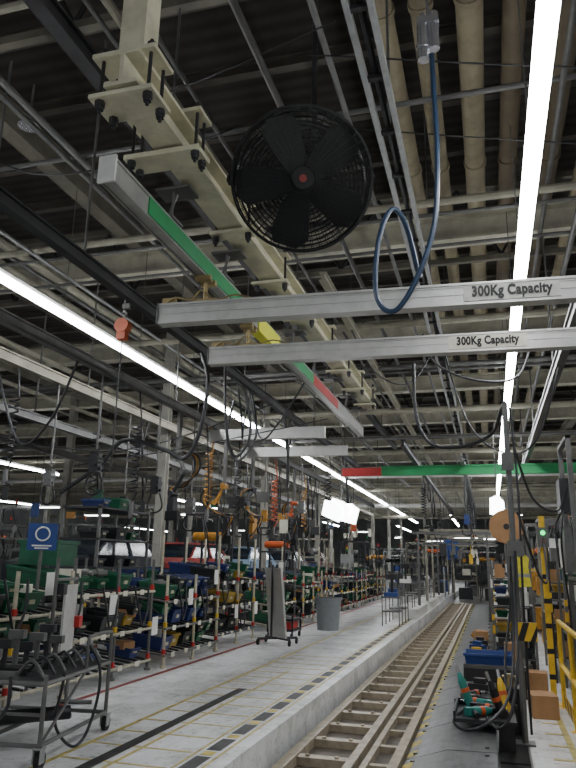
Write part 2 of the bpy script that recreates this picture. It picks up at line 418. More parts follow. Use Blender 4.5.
def longrail(x, z0, y0, y1, w, h, mm, lab):
    m = MB().box(-w/2, w/2, 0, y1-y0, 0, h*0.15).box(-w/2, w/2, 0, y1-y0, h*0.85, h).box(-w/4, w/4, 0, y1-y0, h*0.15, h*0.85)
    return solo("overhead_rail", m, mm, lab, "rail", (x, y0, z0), group="long overhead rails")
longrail(-3.58, 4.33, 2.5, 20, 0.1, 0.13, dsteel, "dark steel overhead track rail")
longrail(-4.75, 4.0, 5, 30, 0.1, 0.13, gsteel, "grey steel overhead track rail")
longrail(-2.75, 5.25, 2.0, 22, 0.12, 0.15, dsteel, "dark steel overhead channel rail")
longrail(1.0, 4.15, 2.0, 22, 0.1, 0.17, gsteel, "grey steel overhead track rail")
longrail(-1.9, 5.2, 8, 32, 0.1, 0.12, creamd, "cream steel overhead rail")
longrail(-0.5, 3.95, 16, 34, 0.1, 0.14, gsteel, "grey steel overhead track rail")
longrail(-6.4, 4.3, 4, 40, 0.12, 0.16, creamd, "cream steel overhead rail")
longrail(-7.4, 3.9, 8, 40, 0.12, 0.14, gsteel, "grey steel overhead track rail")
longrail(-9.4, 3.9, 8, 40, 0.12, 0.14, gsteel, "grey steel overhead track rail")
longrail(-1.6, 4.0, 14, 34, 0.1, 0.14, dsteel, "dark steel overhead track rail")
ct = thing("cable_ladder", "long galvanised double rail cable ladder hung overhead", "cable tray", (-0.645, 2, 5.2))
part("side_rail", MB().box(-0.1, -0.06, 0, 28, 0, 0.08), galv, ct)
part("side_rail", MB().box(0.06, 0.1, 0, 28, 0, 0.08), galv, ct)
rg = MB().box(-0.06, 0.06, 0, 0.04, 0.02, 0.05).mesh("rung", [dsteel])
for k in range(40): part("rung", rg, None, ct, (0, .3+k*.7, 0))
part("cable", MB().tube([(0, 0, 0.07), (0.01, 10, 0.07), (-0.01, 20, 0.07), (0, 28, 0.07)], 0.025, 6, smooth=3), khose, ct)
for x, z0, z1 in ((-3.58, 4.46, 6.9), (-0.645, 5.28, 8.9), (1.0, 4.32, 8.9), (-2.75, 5.4, 8.9), (-4.75, 4.13, 6.9), (-6.4, 4.46, 6.9), (-7.4, 4.04, 6.9)):
    for k in range(5):
        solo("hanger_rod", MB().cyl((0, 0, 0), (0, 0, z1-z0), 0.014, 6), gsteel, "thin steel rod suspending an overhead rail", "rod", (x, 5.2+k*4.6, z0), group="hanger rods")

# ------------------------------------------------------------ fan
fan = thing("ceiling_fan", "large round black industrial fan in wire cage under the roof", "fan", (-1.27, 4.62, 4.57))
d = Vector((1.27, -4.62, -2.95)).normalized()
d = Vector((d.x+0.05, d.y, d.z+0.1)).normalized()
q = Vector((0, -1, 0)).rotation_difference(d); fr = q.to_euler()
m1 = MB(); RR = 0.56
for k in range(24):
    R_ = 0.09+k*(RR-0.09)/23
    m1.ring((0, -0.14+0.09*(R_/RR)**2, 0), R_, 0.0026, n=44, k=4)
for k in range(48):
    t = 2*math.pi*k/48; c, s = math.cos(t), math.sin(t)
    m1.tube([(0.1*c, -0.137, 0.1*s), (0.35*c, -0.105, 0.35*s), (RR*c, -0.05, RR*s), (RR*c, 0.16, RR*s), (0.3*c, 0.24, 0.3*s), (0.1*c, 0.26, 0.1*s)], 0.003, 4)
for k in range(14): m1.ring((0, 0.26-0.1*((0.1+k*0.034)/RR)**2, 0), 0.1+k*0.034, 0.008, n=36, k=4)
part("cage", m1, fanblk, fan, rot=fr)
m1 = MB(); n = 44; vs = []
for yv in (-.05, .16):
    for rr in (RR, RR-.012):
        for i in range(n):
            t = 2*math.pi*i/n; vs.append((rr*math.cos(t), yv, rr*math.sin(t)))
fs = []
for i in range(n):
    j = (i+1) % n
    fs += [(i, j, 2*n+j, 2*n+i), (n+i, 3*n+i, 3*n+j, n+j), (i, n+i, n+j, j), (2*n+i, 2*n+j, 3*n+j, 3*n+i)]
m1._add(vs, fs, 0)
part("drum", m1, fanblk, fan, rot=fr)
m1 = MB()
for k in range(5):
    t = 2*math.pi*k/5+0.55
    M_ = Matrix.Rotation(t, 3, 'Y') @ Matrix.Rotation(rad(20), 3, 'X')
    pr = [(0.06, -0.06), (0.2, -0.13), (0.42, -0.18), (0.51, -0.14), (0.53, 0.06), (0.45, 0.15), (0.2, 0.11), (0.06, 0.06)]
    vs = [M_ @ Vector((a, 0.0, b)) for a, b in pr]+[M_ @ Vector((a, 0.012, b)) for a, b in pr]
    n = 8
    m1._add(vs, [tuple(range(n)), tuple(range(2*n-1, n-1, -1))]+[(i, (i+1) % n, n+(i+1) % n, n+i) for i in range(n)], 0)
part("blades", m1, mat("fan_blade", (16,16,18), 0.6, 0.0, 0.2, 4), fan, loc=fr.to_matrix() @ Vector((0, .04, 0)), rot=fr)
part("motor", MB().cyl((0, -0.04, 0), (0, 0.3, 0), 0.1, 20), fanblk, fan, rot=fr)
part("hub_badge", MB().cyl((0, -0.155, 0), (0, -0.14, 0), 0.08, 24).cyl((0, -0.16, 0), (0, -0.155, 0), 0.03, 20, m=1), [fanblk, mat("badge_brown", (120,45,40), .5, 0, .1, 4)], fan, rot=fr)
part("yoke", MB().tube([(0.57, 0.05, 0), (0.57, 0.3, 0.1), (0.3, 0.42, 0.4), (0, 0.46, 0.5), (-0.3, 0.42, 0.4), (-0.57, 0.3, 0.1), (-0.57, 0.05, 0)], 0.018, 8, smooth=4), dsteel, fan, rot=fr)
part("drop_pole", MB().cyl((0, 0, 0.25), (0, 0, 4.1), 0.025, 10), dsteel, fan, loc=(-0.02, 0.45, 0.2))

# ------------------------------------------------------------ blue hose and valve
vb = thing("air_valve_assembly", "chrome air regulator cylinders with blue hose hung overhead", "air regulator", (0, 0, 0))
part("regulator", MB().cyl((-0.28, 4.4, 5.3), (-0.28, 4.4, 5.62), 0.045, 14).cyl((-0.2, 4.4, 5.38), (-0.2, 4.4, 5.7), 0.04, 14).box(-0.32, -0.16, 4.36, 4.44, 5.6, 5.66).cyl((-0.24, 4.4, 5.66), (-0.24, 4.4, 8.9), 0.012, 6).cyl((-0.28, 4.4, 5.62), (-0.28, 4.4, 5.72), 0.02, 10).cyl((-.28, 4.4, 5.4), (-.28, 4.4, 5.43), .052, 14), chrome, vb)
hp = [(-.22, 4.4, 5.34), (-.215, 4.4, 4.95), (-.21, 4.4, 4.52), (-.243, 4.4, 3.98), (-.37, 4.4, 3.575), (-.535, 4.4, 3.327), (-.663, 4.42, 3.455), (-.65, 4.45, 3.87), (-.56, 4.5, 4.15), (-.47, 4.6, 4.08), (-.42, 4.9, 3.85), (-.42, 5.2, 3.92)]
part("blue_hose", MB().tube(hp, 0.019, 8, smooth=7), bhose, vb)
hs = [
 ("black air hose looping between overhead rail and post", [(-.76, 8, 4.0), (-.76, 8, 3.43), (-.66, 8, 3.1), (-.486, 8, 2.975), (-.15, 8, 2.99), (.1, 7.9, 3.1), (.2, 7.7, 3.3), (.24, 7.5, 3.36)], 0.02),
 ("black air hose drooping over the racks", [(-5.5, 8, 2.49), (-4.93, 8, 2.85), (-4.59, 8, 3.18), (-3.99, 8, 3.03), (-3.7, 8, 2.92), (-3.51, 8, 3.28), (-3.44, 8, 3.94), (-3.55, 8, 4.33)], 0.028),
 ("black air hose drooping over the racks", [(-3.3, 8.5, 4.1), (-3.1, 8.5, 3.9), (-3.0, 8.5, 3.3), (-3.2, 8.5, 3.0), (-3.35, 8.5, 3.4), (-3.45, 8.6, 4.33)], 0.02),
 ("black cable sagging under the crane bridge", [(-.6, 7.5, 4.2), (-.5, 7.6, 3.9), (-.2, 7.8, 3.75), (.2, 8.0, 3.72), (.45, 8.2, 3.85), (.6, 8.4, 4.2)], 0.014),
 ("coiled black hose hanging beneath rail", [(-3.6, 10.2, 4.3), (-3.5, 10.2, 3.6), (-3.8, 10.2, 3.2), (-4.0, 10.2, 3.6), (-3.9, 10.2, 4.2)], 0.02),
 ("thin overhead cable strung across the roof", [(-1.3, 4.8, 5.9), (0.2, 5.0, 5.65), (1.4, 5.2, 5.5)], 0.008),
 ("thin overhead cable strung across the roof", [(-1.3, 5.4, 5.6), (0.2, 5.6, 5.35), (1.9, 6, 5.2)], 0.006),
 ("thin overhead cable strung across the roof", [(-5.0, 6.0, 7.0), (-3.0, 5.2, 6.1), (-1.0, 4.6, 6.0)], 0.008),
 ("thin overhead cable strung across the racks", [(-6, 9, 3.0), (-4.5, 9.5, 3.3), (-2.5, 11, 4.0)], 0.01),
 ("thin overhead cable strung across the racks", [(-8, 9, 3.6), (-5.5, 9.5, 3.3), (-3.5, 11, 4.3)], 0.012),
 ("thick black cable sagging beneath the roof", [(-5.5, 5, 6.2), (-4.5, 5.4, 5.6), (-3.2, 5.6, 5.7), (-2.4, 6, 6.2)], 0.01),
 ("thick black cable sagging beneath the roof", [(1, 9, 4.2), (.7, 9.3, 3.3), (.3, 9.4, 3.1), (-.2, 9.6, 3.6), (-.6, 10, 5.2)], 0.012),
 ("thick black cable sagging beneath the roof", [(-1.9, 10, 5.2), (-1.6, 10.4, 4.6), (-1.1, 10.8, 4.5), (-.65, 11, 5.2)], 0.012),
 ("thick black cable sagging beneath the roof", [(-2.4, 9, 4.1), (-2.9, 9.4, 3.6), (-3.3, 9.8, 3.5), (-3.58, 10, 4.33)], 0.014),
 ("thick black cable sagging beneath the roof", [(-4.75, 7, 4.0), (-5.2, 7.2, 3.3), (-5.8, 7.4, 3.1), (-6.4, 7.5, 4.3)], 0.016),
]
for k in range(34):
    x = random.choice([-3.58, -4.75, -4.75, -6.4, -7.4, -9.4, -1.6, -.5]); y = random.uniform(9, 27)
    if x in (-1.6, -.5): y = random.uniform(17, 30)
    zt = {-3.58: 4.33, -4.75: 4.0, -6.4: 4.3, -7.4: 3.9, -9.4: 3.9, -1.6: 4.0, -.5: 3.95}[x]
    if x == -3.58: y = random.uniform(9, 19)
    w = random.uniform(.2, .7); dd = random.uniform(.5, 1.7)
    hs.append(("black air hose hanging in a loop from overhead rail", [(x, y, zt), (x+.05, y+w*.2, zt-dd*.7), (x, y+w*.5, zt-dd), (x-.05, y+w*.8, zt-dd*.65), (x, y+w, zt)], random.uniform(.014, .026)))
for lab, pts, r in hs:
    solo("air_hose" if "hose" in lab else "overhead_cable", MB().tube(pts, r, 7, smooth=6), khose, lab, "hose" if "hose" in lab else "cable", group="hanging hoses and cables")
for (x, y, z1, z0, mm, cn) in ((-4.75, 8.6, 4.0, 2.4, khose, "black"), (-4.75, 11.3, 4.0, 2.5, ochre, "ochre"), (-4.75, 12.8, 4.0, 2.3, khose, "black"), (-4.75, 15.3, 4.0, 2.4, orange, "orange"), (-6.4, 8.0, 4.3, 2.8, khose, "black"), (-6.4, 10.2, 4.3, 2.6, khose, "black"), (-3.58, 15.8, 4.33, 2.6, khose, "black"), (-4.75, 18, 4.0, 2.4, ochre, "ochre"), (-1.6, 18.5, 4.0, 2.8, khose, "black"), (-.5, 21.5, 3.95, 2.6, khose, "black"), (-1.6, 24.5, 4.0, 2.5, khose, "black")):
    pts = [(0, 0, z1-z0)]; n = 60; zz = (z1-z0)*.7
    for k in range(n+1):
        t = k/n; pts.append((.07*math.cos(t*10*2*math.pi), .07*math.sin(t*10*2*math.pi), zz*(1-t)+.15*t))
    pts.append((0, 0, 0))
    g = thing("spiral_hose", cn+" spiral air hose with tool hanging from rail", "hose", (x, y, z0), group="hanging spiral hoses")
    part("coil", MB().tube(pts, .013, 6), mm, g)
    part("tool", MB().cyl((0, 0, -.2), (0, 0, .02), .035, 10).cyl((0, 0, -.15), (.12, 0, -.18), .025, 8), gsteel, g)

tb = thing("tool_balancer", "orange spring tool balancer hanging on a hook", "tool balancer", (-3.6, 6.05, 3.98))
part("casing", MB().cyl((0, -0.05, 0.05), (0, 0.05, 0.05), 0.08, 18).box(-0.05, 0.05, -0.04, 0.04, -0.1, 0.03), orange, tb)
part("hook", MB().tube([(0, 0, 0.13), (0.03, 0, 0.18), (0, 0, 0.22), (-0.03, 0, 0.19)], 0.012, 6, smooth=4).cyl((0, 0, 0.2), (0, 0, 0.36), 0.01, 6).box(-.02, .06, -.02, .02, .24, .3), gsteel, tb)
part("cable", MB().cyl((0, 0, -0.1), (0, 0, -1.5), 0.008, 5), dsteel, tb)
cl = thing("dome_lamp", "small chrome dome lamp hanging under the roof", "lamp", (-4.75, 5.6, 6.35))
part("dome", MB().cyl((0, 0, 0), (0, 0, .1), .12, 18, r2=.05), chrome, cl)
part("stem", MB().cyl((0, 0, .1), (0, 0, .55), .012, 6), gsteel, cl)

# ------------------------------------------------------------ parts racks + bins
def make_rack(loc, hh, zs, pmat, smat, lab):
    r = thing("flow_rack", lab, "rack", loc, group="flow racks on the walkway")
    pm = MB().cyl((0, 0, 0), (0, 0, hh), 0.02, 10).cyl((0, 0, 0), (0, 0, 0.03), 0.04, 10)
    for i_, z0 in enumerate(zs): pm.cyl((0, 0, z0+.02), (0, 0, z0+.08), 0.028, 10, m=1+i_ % 2)
    pm = pm.mesh("post", [pmat, red, yellow])
    for x in (0, -1.0):
        for y in (0, 0.93, 1.8): part("post", pm, None, r, (x, y, 0))
    sm = MB()
    sm.cyl((0.02, -0.03, 0), (0.02, 1.83, 0), 0.016, 8).cyl((-1.0, -0.03, 0.12), (-1.0, 1.83, 0.12), 0.016, 8)
    for k in range(4): sm.box(.036, .041, .15+k*.42, .25+k*.42, -.03, .03, 2)
    for y in (0, 0.93, 1.8): sm.cyl((0.02, y, 0), (-1.0, y, 0.12), 0.014, 8)
    for k in range(10):
        y = 0.08+k*0.182
        sm._add([(0.0, y-0.02, 0.01), (0.0, y+0.02, 0.01), (-1, y+0.02, 0.13), (-1, y-0.02, 0.13), (0.0, y-0.02, 0.03), (0.0, y+0.02, 0.03), (-1, y+0.02, 0.15), (-1, y-0.02, 0.15)], [(0,3,2,1),(4,5,6,7),(0,1,5,4),(1,2,6,5),(2,3,7,6),(3,0,4,7)], 1)
    sme = sm.mesh("shelf", [smat, dsteel, labelm])
    for z0 in zs: part("shelf", sme, None, r, (0, 0, z0))
    return r
def bin_mesh(m, w=0.33, d=0.44, h=0.17, fill=None):
    b = MB(); t = 0.012; k = 0.025
    o = [(-d/2+k, -w/2+k), (d/2-k, -w/2+k), (d/2-k, w/2-k), (-d/2+k, w/2-k)]
    O = [(-d/2, -w/2), (d/2, -w/2), (d/2, w/2), (-d/2, w/2)]
    I = [(-d/2+t, -w/2+t), (d/2-t, -w/2+t), (d/2-t, w/2-t), (-d/2+t, w/2-t)]
    i_ = [(-d/2+k+t, -w/2+k+t), (d/2-k-t, -w/2+k+t), (d/2-k-t, w/2-k-t), (-d/2+k+t, w/2-k-t)]
    vs = [(x, y, 0) for x, y in o]+[(x, y, h) for x, y in O]+[(x, y, h) for x, y in I]+[(x, y, t) for x, y in i_]
    fs = [(0, 3, 2, 1)]+[(i, (i+1) % 4, 4+(i+1) % 4, 4+i) for i in range(4)]+[(4+i, 4+(i+1) % 4, 8+(i+1) % 4, 8+i) for i in range(4)]+[(8+i, 8+(i+1) % 4, 12+(i+1) % 4, 12+i) for i in range(4)]+[(12, 13, 14, 15)]
    b._add(vs, fs, 0)
    for s in (1, -1):
        b.box(d/2 if s > 0 else -d/2-0.012, d/2+0.012 if s > 0 else -d/2, -w/2, w/2, h-0.03, h)
    b.box(-d/2, d/2, -w/2-0.01, -w/2, h-0.03, h).box(-d/2, d/2, w/2, w/2+0.01, h-0.03, h)
    b.box(d/2-0.014, d/2-0.002, -0.045, 0.045, 0.06, 0.1, 1)
    return b.mesh("parts_bin", [m, rackc])
BM = {"green": bin_mesh(gbin), "blue": bin_mesh(bbin), "yellow": bin_mesh(ybin), "black": bin_mesh(kbin), "red": bin_mesh(red)}
BS = {"green": bin_mesh(gbin, .22, .36, .12), "blue": bin_mesh(bbin, .22, .36, .12), "yellow": bin_mesh(ybin, .22, .36, .12), "black": bin_mesh(kbin, .22, .36, .12), "red": bin_mesh(red, .22, .36, .12)}
def put_bin(x, y, z, col, small=False, rz=None, tilt=.12):
    o = bpy.data.objects.new("parts_bin", (BS if small else BM)[col]); C.objects.link(o)
    o.location = (x, y, z); o.rotation_euler = (0, tilt, random.uniform(-.1, .1) if rz is None else rz)
    meta(o, col+" plastic parts bin on a flow rack shelf", "bin", "plastic parts bins")
def loose(x, y, z, k):
    r = random.random()
    if r < .35: m = MB().cyl((0, -.1, .04), (0, .1, .04), .03, 10).cyl((0, -.05, .04), (0, .03, .04), .05, 10); mm = gsteel; lab = "grey machined steel part lying in a bin"
    elif r < .65: m = MB().box(-.12, .12, -.09, .09, 0, .09).box(-.1, .1, -.093, -.09, .02, .07); mm = random.choice([card, labelm, black]); lab = "small carton of parts on the rack"
    elif r < .75: m = MB().box(-.004, .004, -.08, .08, 0, .2); mm = white; lab = "white paper label sheet clipped to the rack"
    else: m = MB().tube([(-.12, -.1, .03), (0, -.12, .1), (.12, 0, .06), (0, .12, .1), (-.1, .08, .03)], .018, 7, smooth=4); mm = khose; lab = "black bent hose part lying in a bin"
    solo("loose_part", m, mm, lab, "part", (x, y, z), random.uniform(0, 3), group="loose parts on the racks")
ZA = (.15, .48, .81); ZB = (.12, .5, .95); ZC = (.2, .62, 1.0)
rackA = make_rack((-4.15, 4.6, .3), 1.22, ZA, rackc, rackc, "cream pipe flow rack with sloped roller shelves holding bins")
rackB = make_rack((-4.22, 6.55, .3), 1.35, ZB, gsteel, rackc, "grey post flow rack with sloped roller shelves holding bins")
rackD = make_rack((-4.1, 8.55, .3), 1.15, ZA, rackc, gsteel, "cream post flow rack with grey sloped shelves holding bins")
rackE = make_rack((-4.2, 10.6, .3), 1.75, ZC, rackc, dsteel, "tall cream post flow rack with dark sloped shelves")
layout = [(4.6, "ggk", rackA, ZA, -4.15), (6.55, "gkb", rackB, ZB, -4.22), (8.55, "gbg", rackD, ZA, -4.1), (10.6, "kyk", rackE, ZC, -4.2), (13.6, "kgg", rackB, ZB, -4.25), (15.6, "ggk", rackD, ZA, -4.1), (17.9, "gyg", rackE, ZC, -4.3), (20.4, "kgb", rackB, ZB, -4.2), (22.5, "bkg", rackD, ZA, -4.15), (25.0, "gbk", rackB, ZB, -4.3), (27.2, "kgk", rackD, ZA, -4.2)]
cm = {"g": "green", "b": "blue", "k": "black", "y": "yellow", "r": "red"}
for idx, (y0, cs, rk, zs, rx) in enumerate(layout):
    if idx >= 4: dup(rk, (rx, y0, 0.3))
    for lv, z0 in enumerate(zs):
        c = cs[2-lv]; yb = y0+.04
        while yb < y0+1.52:
            small = random.random() < .5
            wd = .25 if small else .36
            cc = c if random.random() < 0.6 else random.choice("gggkkkbby")
            if random.random() > 0.13:
                put_bin(rx-0.25+random.uniform(-.14, .02), yb+wd/2+.02, 0.3+z0+0.065, cm[cc], small)
                if random.random() < (.7 if idx < 6 else .2): loose(rx-.23, yb+wd/2, .3+z0+(.15 if lv < 2 else .19), 0)
                if lv == 2 and idx < 6 and random.random() < .8: put_bin(rx-0.72, yb+wd/2+.02, 0.3+z0+0.12, cm[random.choice("ggkkb")], small)
                if small and idx < 5 and random.random() < .5: put_bin(rx-0.25, yb+wd/2+.02, 0.3+z0+0.19, cm[random.choice("ggkb")], True)
            yb += wd+random.uniform(.02, .07)
# hoses and papers draped on rack fronts
for k in range(9):
    y = 5.2+k*.85+random.uniform(-.2, .2); z1 = random.uniform(1.0, 1.5); w_ = random.uniform(.2, .45)
    solo("draped_hose", MB().tube([(0, 0, 0), (.05, w_*.2, -.3), (.04, w_*.5, -.45), (.05, w_*.8, -.28), (0, w_, 0)], .012, 6, smooth=4), khose, "black hose draped over the rack front", "hose", (-4.06, y, z1), group="draped hoses")
for k in range(8):
    solo("paper_sheet", MB().box(0, .004, 0, .15, 0, .21), white, "white paper work sheet clipped to the rack front", "paper", (-4.03, 5.0+k*.98+random.uniform(-.2, .2), random.choice([.75, 1.05, 1.3])), group="paper sheets")
for y0 in (11.1, 15.5, 20, 25):
    dup(rackB, (-5.9, y0, 0.3))
    for k in range(4): put_bin(-6.17, y0+0.24+k*0.44, 1.315, random.choice(["black", "black", "blue", "green"]))
ts_ = thing("tall_shelf", "tall dark steel shelf unit stacked with trays behind the rack", "shelf", (-5.95, 8.8, .3))
m1 = MB()
for a in (0, .6):
    for b in (0, 1.5): m1.box(a-.02, a+.02, b-.02, b+.02, 0, 2.1)
part("frame", m1, gsteel, ts_)
for z0 in (.3, .8, 1.2, 1.6, 2.05): part("shelf", MB().box(-.02, .62, -.02, 1.52, z0, z0+.03), dsteel, ts_)
for z0 in (1.53, 1.93, 2.38):
    for k in range(3):
        put_bin(-5.62, 9.1+k*.46, z0, random.choice(["black", "green", "black", "blue"]), k % 2 == 0, tilt=0)

# ------------------------------------------------------------ cars
def make_car(loc, paint, lab):
    c = thing("car", lab, "car", loc, group="unfinished cars on the line")
    prof = [(-2.0, .35), (-2.02, .75), (-1.95, .9), (-1.25, 1.0), (1.6, 1.0), (1.95, .92), (2.0, .7), (1.98, .35)]
    b = MB(); W = 0.85
    n = len(prof); vs = []
    rings = [(-W, 0.0), (-W+0.08, 0.05), (W-0.08, 0.05), (W, 0.0)]
    for x, e in rings: vs += [(x, p[0]*(1.0 if e else 0.98), p[1]+(e if p[1] > .9 else 0)) for p in prof]
    fs = []
    for r in range(3):
        for i in range(n): fs.append((r*n+i, r*n+(i+1) % n, (r+1)*n+(i+1) % n, (r+1)*n+i))
    fs += [tuple(range(n)), tuple(range(4*n-1, 3*n-1, -1))]
    b._add(vs, fs, 0)
    for wy in (-1.3, 1.25):
        for sx in (-1, 1): b.cyl((sx*(W-0.1), wy, .38), (sx*(W+0.012), wy, .38), 0.38, 20, m=1)
    part("body", b, [paint, rubber], c)
    g = MB()
    vs = [(-.75, -1.15, 1.03), (.75, -1.15, 1.03), (.75, 1.7, 1.03), (-.75, 1.7, 1.03), (-.6, -.35, 1.42), (.6, -.35, 1.42), (.6, 1.25, 1.42), (-.6, 1.25, 1.42)]
    g._add(vs, [(0,1,5,4),(1,2,6,5),(2,3,7,6),(3,0,4,7),(4,5,6,7)], 0)
    part("windows", g, glass, c)
    r = MB()
    r._add([(-.6, -.38, 1.42), (.6, -.38, 1.42), (.6, 1.28, 1.42), (-.6, 1.28, 1.42), (-.5, -.2, 1.48), (.5, -.2, 1.48), (.5, 1.15, 1.48), (-.5, 1.15, 1.48)], [(0,3,2,1),(4,5,6,7),(0,1,5,4),(1,2,6,5),(2,3,7,6),(3,0,4,7)], 0)
    for sx in (-1, 1):
        r.cyl((sx*.76, -1.17, 1.02), (sx*.6, -.36, 1.44), 0.035, 6).cyl((sx*.76, 1.7, 1.02), (sx*.6, 1.26, 1.44), 0.04, 6).cyl((sx*.77, .4, 1.02), (sx*.61, .4, 1.43), 0.035, 6)
    part("roof", r, paint, c)
    wm = MB().cyl((-.09, 0, 0), (.09, 0, 0), 0.32, 20).cyl((-.1, 0, 0), (.1, 0, 0), 0.19, 14, m=1).mesh("wheel", [rubber, galv])
    for sx in (-1, 1):
        for wy in (-1.3, 1.25): part("wheel", wm, None, c, (sx*.79, wy, .32))
    return c
for y, rgb, lab in ((14.0, (40,44,50), "dark grey unfinished car on the assembly line"), (18.8, (150,50,42), "dull red unfinished car on the assembly line"), (23.6, (125,148,172), "blue grey unfinished car on the assembly line"), (28.4, (100,104,108), "grey unfinished car on the assembly line"), (33.2, (100,45,42), "dark red unfinished car on the assembly line")):
    make_car((-8.6, y, 0.66), mat("car_paint_%d" % int(y), rgb, 0.5, 0.0, 0.05, 2), lab)
solo("car_conveyor", MB().box(-1.0, 1.0, 0, 40, 0, 0.36).box(-1.05, -1.0, 0, 40, 0, 0.4).box(1.0, 1.05, 0, 40, 0, 0.4), dsteel, "low steel conveyor carrying the cars", "conveyor", (-8.6, 4, 0.3))

# ------------------------------------------------------------ columns
col = None
colm = mat("column_grey", (160,158,148), .6, 0, .35, 2)
for x in (-6.6, -11.5, -17):
    for k in range(7):
        y = 13+k*7
        if x == -6.6: y += .2
        if x < -10: y -= 3
        if col is None:
            col = solo("steel_column", MB().box(-.09, .09, -.09, -.07, 0, 6.55).box(-.09, .09, .07, .09, 0, 6.55).box(-.01, .01, -.07, .07, 0, 6.55), colm, "slim grey steel building column", "column", (x, y, .3), group="building columns")
        else: dup(col, (x, y, .3))

# ------------------------------------------------------------ machines and clutter
def machine(loc, seed, rz=0, s=1.0, top=None):
    rd = random.Random(seed)
    pal = [gsteel, dsteel, dsteel, gsteel, creamd, galv, dsteel]
    c1, c2, c3 = rd.choice(pal), rd.choice(pal+[bluep, ochre]), rd.choice([labelm, gsteel, yellow, dsteel, gbin])
    nm = {gsteel.name: "grey", galv.name: "silver", dsteel.name: "dark", creamd.name: "cream"}[c1.name]
    g = thing("assembly_machine", nm+" framed assembly station with tool heads and hoses", "machine", loc, rz, group="assembly stations")
    w, dp, h = .5*s, .4*s, (top or rd.uniform(1.8, 2.5))
    m = MB()
    for a in (-w, w):
        for b in (-dp, dp): m.box(a-.022, a+.022, b-.022, b+.022, 0, h)
    for zz in (h, h*.72, h*.4): m.box(-w, w, -dp-.02, -dp+.02, zz-.04, zz).box(-w, w, dp-.02, dp+.02, zz-.04, zz).box(-w-.02, -w+.02, -dp, dp, zz-.04, zz).box(w-.02, w+.02, -dp, dp, zz-.04, zz)
    part("frame", m, c1, g)
    part("housing", MB().box(-w*.7, w*.5, -dp*.7, dp*.7, h*.4, h*.4+rd.uniform(.25, .5)), c2, g)
    part("base_cabinet", MB().box(-w*.6, w*.6, -dp*.9, dp*.5, .05, .6), c2, g)
    part("motor", MB().cyl((0, -dp, h*.8), (0, dp, h*.8), .09, 14), rd.choice([ochre, gsteel, black, gsteel, orange]), g)
    part("panel", MB().box(-w*.2, w*.5, -dp-.05, -dp-.02, h*.5, h*.5+.3), c3, g)
    part("screen", MB().box(-w*.1, w*.4, -dp-.055, -dp-.05, h*.5+.08, h*.5+.24), rd.choice([black, bluep, labelm]), g)
    for k in range(4):
        a = rd.uniform(-w, w); b = rd.uniform(-dp, dp)
        part("hose", MB().tube([(a, b, h), (a+rd.uniform(-.2, .2), b-.15, h*.8), (a+rd.uniform(-.25, .25), b-.1, h*.6), (a*.5, b, h*.42)], .014, 6, smooth=4), khose, g)
    part("beacon", MB().cyl((w, 0, h), (w, 0, h+.12), .02, 8).cyl((w, 0, h+.12), (w, 0, h+.22), .03, 10, m=1), [black, rd.choice([green, red, orange])], g)
    return g
sd = 0
for (x, y) in ((-5.75, 13.9), (-5.6, 18.4), (-5.7, 23), (-5.5, 29.4), (-5.2, 31), (-4.0, 30.5), (-10.8, 11), (-10.8, 13.5), (-10.8, 16.2), (-10.8, 19), (-10.8, 22), (-10.8, 25.3), (-10.8, 29), (-13, 13), (-13, 17), (-13, 21), (-13, 25), (-13, 31), (-3.2, 32), (-3.6, 33.8), (-3.8, 36), (-2.4, 33.2), (-5.5, 36), (.9, 30), (.6, 33.5), (-10.8, 38), (-10.8, 33.5), (-16, 15), (-16, 20), (-16, 26), (-1.2, 36), (-.1, 35.2), (-2.3, 37), (1.0, 37), (-4.8, 39), (-.9, 40)):
    sd += 1; machine((x, y, .3 if x < -1.8 else 0), sd*3+1, rad(random.choice([0, 90])), random.uniform(.8, 1.1))
for k in range(26):
    x = random.choice([-4.75, -6.4, -7.4, -9.4]); y = random.uniform(9, 30); zt = {-4.75: 4.0, -6.4: 4.3, -7.4: 3.9, -9.4: 3.9}[x]
    h = random.uniform(.15, .32); w = random.uniform(.12, .35); zb = random.uniform(2.3, 3.1)
    mm, nm = random.choice([(labelm, "pale"), (dsteel, "dark"), (dsteel, "dark"), (gsteel, "grey"), (gbin, "green"), (bluep, "blue"), (ochre, "ochre")])
    g = thing("hanging_sign", nm+" rectangular station board hanging from overhead rail", "sign", (x, y, zb), rad(random.uniform(-10, 30)), group="hanging station boards")
    part("board", MB().box(-w/2, w/2, -.008, .008, 0, h), mm, g)
    part("wire", MB().cyl((-w*.4, 0, h), (-w*.4, 0, zt-zb), .005, 5), dsteel, g)
    part("wire", MB().cyl((w*.4, 0, h), (w*.4, 0, zt-zb), .005, 5), dsteel, g)
for (x, y, z0) in ((-12.5, 17, 3.1), (-9.4, 20, 3.1), (-14, 22, 3.2), (-18, 20, 3.4), (-22, 24, 3.3), (-9, 30, 3.3), (-15, 40, 3.5), (-6.2, 34, 3.2), (.5, 40, 3.3), (-1.0, 32.5, 2.9), (-2.2, 31.5, 2.7), (.3, 31, 2.8), (-4.2, 33, 2.9)):
    g = thing("task_light", "short bright tube light above a workstation", "light", (x, y+.8, z0), rad(90 if int(y) % 3 else 20), group="short task lights")
    part("tube", MB().box(-.03, .03, -.5, .5, -.03, 0), lampd, g)
    part("lamp_housing", MB().box(-.05, .05, -.52, .52, 0, .04), white, g)
    part("suspension_rod", MB().cyl((0, -.4, .04), (0, -.4, 3), .008, 5), gsteel, g)
    part("suspension_rod", MB().cyl((0, .4, .04), (0, .4, 3), .008, 5), gsteel, g)

